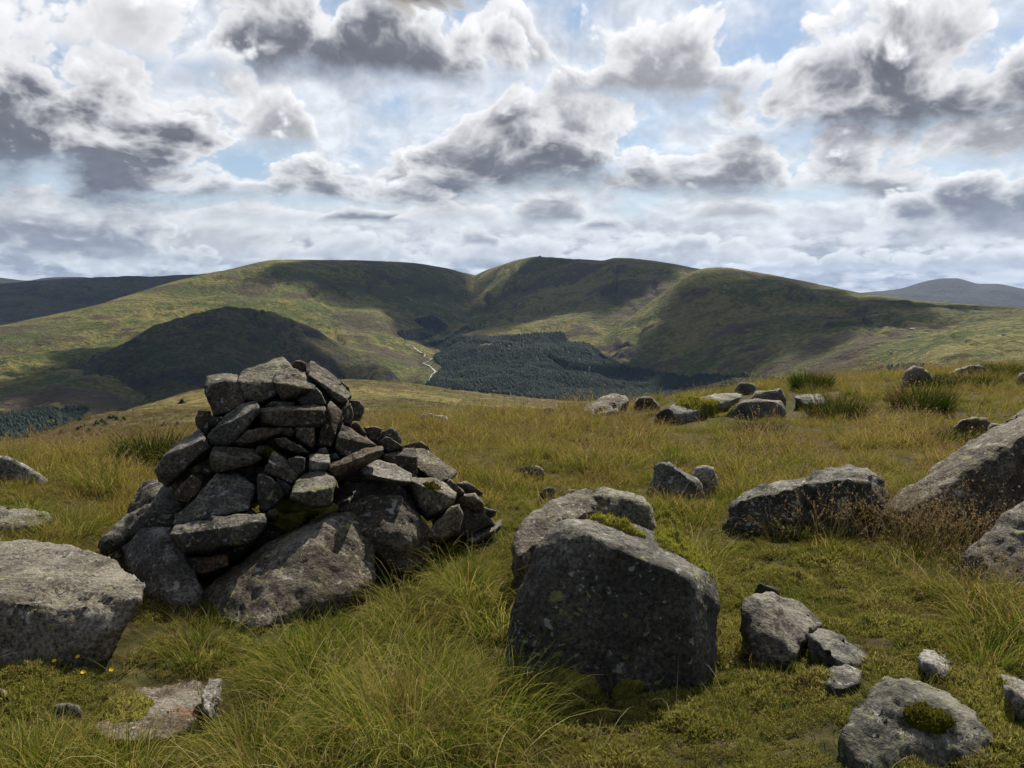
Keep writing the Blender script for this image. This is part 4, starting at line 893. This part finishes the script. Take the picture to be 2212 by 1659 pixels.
spread('heath_moss', 'low brown and yellow moss, lichen and heath covering the turf', g_heath, M_heath, [(x, y, rng.uniform(.6, 1.15, len(x)) * (.65 + 1.1 * np.clip(fbm(xyz(x, y, 2.0) * 4.0, 2) + .3, 0, 1))), (x2, y2, rng.uniform(.5, 1.0, len(x2)))], (0, 0))
x, y = pick(900, 1.8, 5.5, long_f); x2, y2 = pick(170, 1.8, 6.0, short_f)
spread('bleached_stalks', 'bleached bent grass stalks standing out of the green turf', g_stalk, M_stalk, [(x, y, rng.uniform(.5, 1.1, len(x))), (x2, y2, rng.uniform(.4, .9, len(x2)))], (.1, -.12))

# ------------------------------------------------------------------ single tussocks, rushes, moss cushions, flowers
def plant(name, label, cat, u, v, me, m, s=1.0, group=None, d=None):
    P = on_ground(u, v, 1.5, 60) if d is None else at(u, v, d)
    o = add(name, me, m, None, tuple(P)); o.scale = (s, s, s); o.rotation_euler = (0, 0, random.uniform(0, 6.28))
    return tag(o, label, cat, group)
def tussock(nb, L, rad, seed): return blade_mesh('tussock', blades(nb, L, .28, rad, .50, 1.25, .0016, seed, 5), blades(nb // 5, L * .8, .3, rad * 1.5, .9, 1.3, .0016, seed + 1, 5), blades(max(6, nb // 60), L * 1.45, .2, rad * .7, .4, .7, .0013, seed + 2, 5, .15))
for k, (u, v, L, rad, lab) in enumerate((
        (880, 1610, .40, .24, 'largest pale green grass tussock, at the bottom middle of the picture'), (1060, 1580, .34, .18, 'grass tussock with pale tips between the largest tussock and the square boulder'),
        (680, 1490, .30, .20, 'green grass tussock left of and behind the largest tussock'), (740, 1660, .26, .16, 'straw coloured tussock cut by the bottom edge left of the largest tussock'),
        (430, 1420, .20, .16, 'low grass tussock between the cairn boulders and the flat brown slab'), (1150, 1500, .20, .10, 'small upright tussock against the foot of the big square boulder'),
        (560, 1640, .24, .16, 'grass tussock with long pale stalks right of the flat brown slab'), (60, 1690, .26, .16, 'brown tipped grass tussock in the bottom left corner'), (250, 1700, .24, .16, 'thin grass tussock on the bottom edge below the flat brown slab'),
        (1000, 1290, .26, .16, 'dark green tussock in the hollow between cairn and square boulder'), (920, 1215, .24, .13, 'shaded green tussock against the right foot of the cairn'), (880, 1370, .22, .14, 'green tussock in front of the long sloping boulder'),
        (2130, 1440, .26, .14, 'pale stalked tussock in mossy turf near the right edge'), (1720, 1160, .2, .14, 'pale grass tussock in front of the long dark boulder'), (130, 1160, .26, .2, 'bushy green tussock behind the broad flat boulder at left'), (60, 1120, .2, .14, 'small tussock on the pale slab at the left edge'))):
    plant('grass_tussock', lab, 'grass tussock', u, v, tussock(int(900 * (rad / .2) ** 1.5), L * .84, rad * .92, 400 + 5 * k), M_tuss, 1.0, 'grass tussocks in the foreground')
def rush(nb, L, rad, seed): return blade_mesh('rush', blades(nb, L, .25, rad, .42, .6, .0032, seed, 4))
for k, (u, v, L, rad, lab) in enumerate((
        (1990, 892, .42, .34, 'largest dark green rush clump, in the meadow under the rounded skyline boulder'), (1752, 842, .36, .30, 'dark green rush clump on the skyline in the middle of the ridge'),
        (1810, 905, .34, .34, 'spreading green rush clump right of the flat dark slab'), (2170, 812, .30, .5, 'rush clump on the skyline at the right edge'), (2025, 838, .26, .3, 'rush clump at the right foot of the rounded skyline boulder'),
        (2110, 836, .24, .3, 'low rush clump between the two skyline boulders at right'), (330, 1010, .34, .22, 'green rush clump left of the cairn'), (2060, 965, .2, .2, 'small green clump in the meadow above the great slab'), (1640, 945, .2, .25, 'faint green clump in the middle of the meadow'))):
    plant('rush_clump', lab, 'rushes', u, v, rush(1300, L * .9, rad, 500 + k), M_rush, 1.0, 'rush clumps on the ridge')
plant('heather_bush', 'dark reddish heather bush on the ridge between the two leftmost rocks', 'heather', 1385, 873, blade_mesh('heather', blades(420, .26, .3, .3, .5, .3, .004, 560, 3, .3)), grass_material('heather', (.03, .018, .008), (.06, .032, .014), (.09, .05, .022), (.12, .07, .03), .2))
g_seed = [blade_mesh('seed_grass', blades(26, .34, .25, .07, .3, .7, .0011, 580 + k, 4, .95)) for k in range(4)]
SX = []; 
for u, v, su, sv, n in ((2060, 1190, 50, 22, 34), (1960, 1175, 40, 14, 12), (1700, 1165, 60, 10, 5), (1850, 1175, 50, 10, 5), (2160, 1290, 45, 26, 16), (2150, 1240, 30, 20, 8)):
    for _ in range(n):
        P = on_ground(u + rng.normal(0, su), v + rng.normal(0, sv), 2, 30); SX.append(P[:2])
SX = np.array(SX)
spread('seed_grass', 'reddish brown feathery seed heads in front of the great tilted slab', g_seed, M_seed, [(SX[:, 0], SX[:, 1], rng.uniform(.6, 1.1, len(SX)))])

def surface_hit(u, v):
    d = pix_dir(u, v); h = rock_tree.ray_cast(tuple(EYE), tuple(d), 60.0)
    g = on_ground(u, v, 1.5, 60)
    if h[0] is not None and h[3] < np.linalg.norm(g - EYE) / np.linalg.norm(d) * np.linalg.norm(d): return np.array(h[0]), np.array(h[1])
    return g, np.array([0, 0, 1.0])
def moss_patch(label, u, v, ra, rb, thick, m, rotz=0.0, sprig=.018, dens=9000, seed=0):
    """a cushion of moss draped over whatever lies under it"""
    C, n = surface_hit(u, v); n = n + np.array([0, 0, .2]); n /= np.linalg.norm(n)
    t1 = np.cross([0, 1, 0], n); t1 /= np.linalg.norm(t1); t2 = np.cross(n, t1)
    c, s = math.cos(rotz), math.sin(rotz); e1, e2 = t1 * c + t2 * s, t2 * c - t1 * s
    nr, na = 14, 40; g = np.random.default_rng(900 + seed)
    def drop(p):
        h = rock_tree.ray_cast(tuple(p + n * .45), tuple(-n), 1.2); z = ground_z(p[0], p[1])
        q = np.array(h[0]) if h[0] is not None else None
        lim = .05
        if q is None or q[2] < z: 
            q = p + n * ((z - p[2]) / max(n[2], .3)); q[2] = z
        return p + n * float(np.clip(np.dot(q - p, n), -.22, lim))
    V = []
    for i in range(nr):
        f = i / (nr - 1)
        for j in range(na):
            a = 2 * math.pi * j / na; w = 1 + .28 * float(perlin(np.array([math.cos(a) * 1.6 + seed, math.sin(a) * 1.6, 3.0])))
            p = C + (e1 * math.cos(a) * ra + e2 * math.sin(a) * rb) * f * w
            q = drop(p); lumpy = 1 + .55 * float(fbm(q * 16.0, 2))
            V.append(q + n * (thick * max(0, 1 - f ** 2.2) * lumpy - .006 * (f > .95)))
    V = np.array(V); i = np.arange(nr - 1)[:, None] * na; j = np.arange(na)[None]; j2 = (j + 1) % na
    Q = np.stack([i + j, i + na + j, i + na + j2, i + j2], -1).reshape(-1, 4)
    F = np.concatenate([Q[:, [0, 1, 2]], Q[:, [0, 2, 3]]])
    ns = int(min(9000, dens * math.pi * ra * rb)) ; ta = V[F[:, 0]]; tb = V[F[:, 1]]; tc = V[F[:, 2]]
    ar = np.linalg.norm(np.cross(tb - ta, tc - ta), axis=1) + 1e-9; k = g.choice(len(F), ns, p=ar / ar.sum())
    b1 = g.uniform(0, 1, ns); b2 = g.uniform(0, 1, ns); sw = b1 + b2 > 1; b1[sw] = 1 - b1[sw]; b2[sw] = 1 - b2[sw]
    P0 = ta[k] + (tb - ta)[k] * b1[:, None] + (tc - ta)[k] * b2[:, None]
    dirs = n + g.normal(0, .55, (ns, 3)); dirs /= np.linalg.norm(dirs, axis=1)[:, None]
    side = np.cross(dirs, g.normal(0, 1, (ns, 3))); side /= np.linalg.norm(side, axis=1)[:, None] + 1e-9
    L = sprig * g.uniform(.5, 1.4, ns)[:, None]
    BV = np.stack([P0 - side * sprig * .16, P0 + side * sprig * .16, P0 + dirs * L], 1).reshape(-1, 3)
    BF = np.arange(ns * 3).reshape(-1, 3) + len(V)
    AV = np.concatenate([V, BV]) - C
    me = mesh_np('moss_cushion', AV, np.concatenate([F, BF]))
    attr(me, 'h', np.concatenate([np.full(len(V), .35), np.tile([.25, .25, .95], ns)])); attr(me, 'b', np.concatenate([np.full(len(V), .3), np.repeat(g.uniform(0, 1, ns), 3)]))
    return tag(add('moss_cushion', me, m, None, tuple(C)), label, 'moss', 'moss cushions')
for k, (lab, u, v, ra, rb, th, mm, rz) in enumerate((
        ('long yellow green moss cushion on the back edge of the big square boulder', 1318, 1132, .17, .05, .035, M_moss, -.25),
        ('thick pale yellow moss mound at the right foot of the ridged lichened boulder', 1440, 1140, .13, .2, .07, M_moss, -.2), ('lower yellow moss mound beside the top of the big square boulder', 1470, 1180, .12, .16, .05, M_moss, .2),
        ('olive moss tuft at the front foot of the big square boulder', 1240, 1482, .10, .07, .06, M_heath, 0), ('pale moss strip under the front edge of the big square boulder', 1352, 1502, .1, .05, .03, M_heath, 0),
        ('bright green moss on the right end of the long dark boulder', 1870, 1110, .10, .05, .04, M_mossd, 0), ('dark moss patch on the cracked boulder at bottom right', 2008, 1552, .09, .06, .015, M_mossd, 0),
        ('yellow moss draped over the long low ridge rock', 1520, 872, .42, .18, .025, M_moss, 0),
        ('dark green moss inside the cairn above its middle stones', 610, 970, .09, .05, .03, M_mossd, 0), ('moss and dry grass clump below the sunlit block on the front of the cairn', 648, 1110, .22, .10, .06, M_heath, 0), ('dark moss on the white lichened stone at the right of the cairn', 935, 1050, .055, .04, .02, M_mossd, 0),
        ('brown moss bank left of the lichened rounded boulder', 1590, 1380, .12, .28, .05, M_heath, 0), ('straw coloured moss bank above the lichened rounded boulder', 1690, 1255, .24, .12, .06, M_heath, -.4), ('brown moss bank right of the cracked boulder', 2120, 1500, .12, .3, .06, M_heath, -.4),
        ('pale moss at the tip of the long sloping boulder', 500, 1395, .10, .06, .04, M_heath, 0), ('pale moss fringe left of the flat brown slab', 270, 1530, .1, .16, .04, M_heath, .4), ('brown moss mound above the bright pale stone', 1900, 1360, .3, .12, .05, M_heath, -.3))):
    dist = np.linalg.norm(surface_hit(u, v)[0] - EYE)
    moss_patch(lab, u, v, ra, rb, th, mm, rz, .018 if dist < 7 else .04, 26000 if dist < 7 else 7000, k)

def flat_mat(name, col, trans=.3):
    m, t, b = material(name); g = t.nodes.new('ShaderNodeNewGeometry')
    n = noise(t, g.outputs['Position'], 300, 2, .5); t.links.new(mix(t, n, col, tuple(c * .8 for c in col)), b.inputs['Base Color']); return m
M_petal = flat_mat('yellow_petal', (.75, .52, .02)); M_stem = flat_mat('flower_stem', (.06, .09, .02))
pm = bpy.data.meshes.new('petal')
pm.from_pydata([(0, 0, 0), (.004, .003, .001), (.0055, .008, .002), (.0022, .0095, .0015), (-.0022, .0095, .0015), (-.0055, .008, .002), (-.004, .003, .001), (0, .0082, .001)], [], [(0, 1, 2), (0, 2, 3), (0, 3, 7), (0, 7, 4), (0, 4, 5), (0, 5, 6)]); pm.materials.append(M_petal)
sv, sf, sh, sb = blades(3, .05, .1, .002, .15, .2, .0014, 77, 3); stm = mesh_np('stem', sv, sf); stm.materials.append(M_stem)
for k, (x, y, lab) in enumerate(((373, 695, 'small yellow flower in the turf, leftmost of the four below the broad flat boulder'), (522, 668, 'small yellow flower, highest of the four below the broad flat boulder'), (557, 768, 'small yellow flower, lowest of the four below the broad flat boulder'), (738, 752, 'small yellow flower, rightmost of the four below the broad flat boulder'))):
    u, v = z3([(x, y)])[0]; P = on_ground(u, v + 9)
    fl = tag(empty('flower', tuple(P)), lab, 'flower', 'yellow flowers in the turf'); fl.rotation_euler = (.5, 0, 0)
    st_ = bpy.data.objects.new('stem', stm); S.collection.objects.link(st_); st_.parent = fl
    for q in range(4):
        po = bpy.data.objects.new('petal', pm); S.collection.objects.link(po); po.parent = fl; po.location = (0, 0, .055); po.rotation_euler = (.25, 0, q * math.pi / 2 + k); po.scale = (1.05, 1.05, 1.05)
# ------------------------------------------------------------------ things on the far hills
HILLS = [hill_left, hill_spur, hill_centre, hill_right, valley]
def mesh_arrays(o):
    me = o.data; co = np.empty(len(me.vertices) * 3, np.float32); me.vertices.foreach_get('co', co)
    f = np.empty(len(me.polygons) * 4, np.int32); me.polygons.foreach_get('vertices', f); return co.reshape(-1, 3).astype(float), f.reshape(-1, 4)
hv, hf, n0 = [], [], 0
for o in HILLS:
    a, f = mesh_arrays(o); hv.append(a); hf.append(f + n0); n0 += len(a)
hv = np.concatenate(hv); hf = np.concatenate(hf)
hill_tree = BVHTree.FromPolygons(hv.tolist(), hf.tolist())
def on_hill(u, v):
    h = hill_tree.ray_cast(tuple(EYE), tuple(pix_dir(u, v)), 30000.0); return None if h[0] is None else np.array(h[0])
def conifer(seed, tiers=5):
    g = np.random.default_rng(seed); V = []; F = []
    for k in range(tiers):
        z0 = .08 + .86 * k / tiers; z1 = z0 + .34 * (1 - .35 * k / tiers); r = .60 * (1 - k / tiers) ** .8 + .03; n = 7; b = len(V)
        V.append((0, 0, min(z1, 1.0)))
        for i in range(n):
            a = 2 * math.pi * (i + .5 * (k % 2)) / n; q = r * g.uniform(.7, 1.2); V.append((q * math.cos(a), q * math.sin(a), z0 - .04 * g.uniform(0, 1)))
        F += [(b, b + 1 + i, b + 1 + (i + 1) % n) for i in range(n)]
    b = len(V); V += [(.02, 0, 0), (-.01, .017, 0), (-.01, -.017, 0), (0, 0, .4)]; F += [(b, b + 1, b + 3), (b + 1, b + 2, b + 3), (b + 2, b, b + 3)]
    return mesh_np('conifer', V, F, True)
M_con, t_, b_ = material('conifer_needles')
g_ = t_.nodes.new('ShaderNodeNewGeometry'); r_ = X(t_, t_.nodes.new('ShaderNodeObjectInfo').outputs['Random']); nn_ = noise(t_, g_.outputs['Position'], .01, 4, .6)
t_.links.new(mix(t_, (r_ * .6 + nn_ * .6 - .1).sat(), (.007, .017, .010), (.013, .028, .015)), b_.inputs['Base Color'])
zf = zoomed(1200, 1000, 2.765)
WOODS = [zf([(180, 160), (440, 140), (330, 60), (500, 20), (630, 110), (520, 190), (400, 235), (250, 235)]),
         zf([(510, 370), (590, 330), (440, 262), (600, 235), (680, 190), (720, 165), (780, 205), (900, 200), (1000, 210), (1250, 190), (1400, 172), (1640, 165), (1700, 255), (1850, 258), (1900, 285), (1990, 360), (2212, 470), (2500, 520), (3000, 590), (3000, 800), (1900, 800), (1300, 730), (420, 640), (500, 560), (590, 480), (510, 410)]),
         [(-60, 905), (0, 893), (90, 886), (195, 880), (160, 920), (60, 960), (-60, 980)], [(1500, 810), (1620, 812), (1730, 824), (1800, 816), (1900, 795), (1990, 789), (2012, 800), (1950, 830), (1500, 880)]]
A_, B_, C_ = hv[hf[:, 0]], hv[hf[:, 1]], hv[hf[:, 2]]; D_ = hv[hf[:, 3]]
near_f = np.hypot(A_[:, 0], A_[:, 1]); ok = (near_f > 1200) & (near_f < 5200) & (np.abs(A_[:, 0]) < 3500) & (A_[:, 1] > 0)
fa = np.nonzero(ok)[0]; ar = np.linalg.norm(np.cross(C_[fa] - A_[fa], D_[fa] - B_[fa]), axis=1)
kk = fa[rng.choice(len(fa), 1600000, p=ar / ar.sum())]; s1 = rng.uniform(0, 1, (len(kk), 1)); s2 = rng.uniform(0, 1, (len(kk), 1))
TP = (A_[kk] * (1 - s1) + B_[kk] * s1) * (1 - s2) + (D_[kk] * (1 - s1) + C_[kk] * s1) * s2
tu, tv, _d = project(TP); tu = tu + 3 * perlin(xyz(TP[:, 0], TP[:, 1]) / 40.0); keep = np.zeros(len(TP), bool)
for P_ in WOODS: keep |= in_poly(tu, tv, P_)
gapn = fbm(xyz(TP[:, 0], TP[:, 1]) / 130.0, 3); keep &= gapn > -.75
TP = TP[keep]; n = len(TP)
wood = scatter('conifer_wood', [conifer(k) for k in range(5)], TP - [0, 0, .5], rng.uniform(6, 9, n), np.stack([0 * TP[:, 0], 0 * TP[:, 0], rng.uniform(0, 6.3, n)], -1), rng.integers(0, 5, n), M_con)
tag(wood, 'dark conifer plantation filling the valley between the hills', 'wood', kind='stuff')

# the stream
SP = zf([(240, 272), (270, 280), (330, 300), (362, 325), (395, 345), (430, 360), (418, 385), (455, 392), (490, 400), (440, 430), (408, 440), (470, 465), (495, 490), (522, 515), (488, 540), (472, 575), (466, 605), (415, 632), (380, 660)])
uq = np.linspace(0, len(SP) - 1, 140); su = np.interp(uq, np.arange(len(SP)), [p[0] for p in SP]); sv_ = np.interp(uq, np.arange(len(SP)), [p[1] for p in SP])
pts = [p for p in (on_hill(a, b) for a, b in zip(su, sv_)) if p is not None]
pts = np.array([p for i, p in enumerate(pts) if i == 0 or np.linalg.norm(p - pts[i - 1]) < 160]); tn = np.gradient(pts, axis=0); sd = np.stack([tn[:, 1], -tn[:, 0], 0 * tn[:, 0]], -1); sd /= np.linalg.norm(sd, axis=1)[:, None] + 1e-9
wd = (1.7 + 1.9 * perlin(pts / 30.0))[:, None]
RV = np.stack([pts - sd * wd, pts, pts + sd * wd], 1); RV[:, :, 2] += 1.6
m_st, t_, b_ = material('stream_water'); p_ = t_.nodes.new('ShaderNodeNewGeometry').outputs['Position']
t_.links.new(mix(t_, noise(t_, p_, .15, 3, .6).step(.4, .6), (.20, .19, .16), (.55, .55, .52)), b_.inputs['Base Color']); b_.inputs['Roughness'].default_value = .35  # pale gravel, with the reflected sky also put into the base colour
tag(add('stream', mesh_np('stream', RV.reshape(-1, 3), grid_faces(len(pts), 3)), m_st), kind='structure')

# pale crags and the summit cairn of the middle hill
for k, (u, v, w, lab) in enumerate(((1972, 714, 17, 'upper white crag on the sunlit right hillside'), (1962, 728, 11, 'white crag just below the upper white crag'), (1925, 762, 7, 'lowest pale rock on the right hillside above the trees'), (2168, 724, 9, 'white rock on the hillside at far right'), (2108, 712, 6, 'tiny white rock left of the far right white rock'))):
    P = on_hill(u, v)
    if P is None: continue
    sz = w * np.linalg.norm(P) / FPX; g = np.random.default_rng(40 + k)
    ptl = [P + sz * np.array([g.uniform(-.6, .6), g.uniform(-.3, .3), g.uniform(-.3, .35)]) for _ in range(14)]
    me = hull_mesh('crag', ptl, sz * .12, k, 1.0, 1); o = add('crag', me, M_rock_white); tag(o, lab, 'crag', 'white crags on the right hillside')
P = at(1166, 555, 4250 * math.cos(.05)); ptl = [P + np.array([x, y, z]) for x in (-11, 9, 0) for y in (-6, 6) for z in (-8, -1)] + [P + np.array([-3, 0, 6.5]), P + np.array([4, 0, 6])]
tag(add('summit_cairn', hull_mesh('summit_cairn', ptl, 1.6, 3, .6, 1), M_rock_dark), 'tiny dark cairn on the summit of the middle hill', 'cairn')

# saplings on the slope behind the cairn
zs = zoomed(0, 1300, 3.687); cm = [conifer(60 + k, 4) for k in range(3)]
for c in cm: c.materials.append(M_con)
for k, (u, v) in enumerate(zs([(945, 150), (670, 200), (1340, 125), (1375, 150), (1140, 200), (1200, 175), (1240, 198), (990, 222), (915, 258), (955, 248), (720, 305), (1455, 150), (755, 455), (585, 492), (275, 570), (1170, 408), (1440, 395), (320, 355), (210, 410), (1930, 215), (2090, 210), (1050, 300), (2140, -50), (1290, 130)])):
    P = on_ground(u, v, 12, 190); o = bpy.data.objects.new('sapling', cm[k % 3]); S.collection.objects.link(o); o.location = P; h = (.35 + .3 * random.random()) * max(.5, np.hypot(P[0], P[1]) / 90); o.scale = (h * 1.3, h * 1.3, h); o.rotation_euler = (0, 0, k)
    tag(o, 'small dark sapling on the grassy slope left of and behind the cairn', 'sapling', 'saplings on the slope')

# ------------------------------------------------------------------ clouds overhead that shade parts of the hills
m_cl = bpy.data.materials.new('cloud'); m_cl.use_nodes = True; t_ = m_cl.node_tree; t_.nodes.clear()
o_ = t_.nodes.new('ShaderNodeOutputMaterial'); v_ = t_.nodes.new('ShaderNodeVolumeScatter'); v_.inputs['Density'].default_value = .030; v_.inputs['Color'].default_value = (1, 1, 1, 1); t_.links.new(v_.outputs[0], o_.inputs['Volume'])
def cloud(label, u, v, r, ax, ay, H, ang=0.0, k=0):
    d = pix_dir(u, v); G = EYE + d * (r / math.hypot(d[0], d[1])); s = np.array(sun_vec); C = G + s * ((H - G[2]) / s[2])
    bm = bmesh.new(); bmesh.ops.create_icosphere(bm, subdivisions=5, radius=1.0); co = np.array([q.co for q in bm.verts]); fc = np.array([[q.index for q in f.verts] for f in bm.faces]); bm.free()
    w = 1 + .8 * fbm(co * 1.5 + k * 5.0, 5, .6); P = co * w[:, None]; ca, sa = math.cos(ang), math.sin(ang)
    P = np.stack([P[:, 0] * ax * ca - P[:, 1] * ay * sa, P[:, 0] * ax * sa + P[:, 1] * ay * ca, np.where(P[:, 2] > 0, P[:, 2] * 190, P[:, 2] * 60)], -1)
    return tag(add('cloud', mesh_np('cloud', P, fc), m_cl, None, tuple(C)), label, 'cloud', 'clouds high above the hills')
for k, a in enumerate((('cloud above the rocky spur', 440, 780, 2300, 330, 350, 2100), ('cloud above the hollow left of the middle hill', 870, 625, 4100, 430, 560, 2800), ('cloud above the middle hill summit', 1240, 600, 3850, 620, 330, 2700),
                       ('cloud above the broad right hill', 1680, 700, 2620, 310, 430, 2000), ('cloud above the left moor', 120, 640, 6000, 1700, 900, 3100))):
    cloud(a[0], *a[1:6], a[6], .3 * k, k)

# ------------------------------------------------------------------ air
hz = bpy.data.meshes.new('haze'); x0, x1, y0, y1, zz0, zz1 = -17000, 17000, -3000, 18000, -330, 480
hz.from_pydata([(x, y, z) for z in (zz0, zz1) for y in (y0, y1) for x in (x0, x1)], [], [(0, 2, 3, 1), (4, 5, 7, 6), (0, 1, 5, 4), (2, 6, 7, 3), (0, 4, 6, 2), (1, 3, 7, 5)])
m_hz = bpy.data.materials.new('haze'); m_hz.use_nodes = True; t_ = m_hz.node_tree; t_.nodes.clear()
o_ = t_.nodes.new('ShaderNodeOutputMaterial'); v_ = t_.nodes.new('ShaderNodeVolumePrincipled'); v_.inputs['Density'].default_value = 1.6e-5; v_.inputs['Color'].default_value = (.38, .56, 1.0, 1); v_.inputs['Anisotropy'].default_value = .2
t_.links.new(v_.outputs[0], o_.inputs['Volume'])
tag(add('haze', hz, m_hz), kind='stuff')
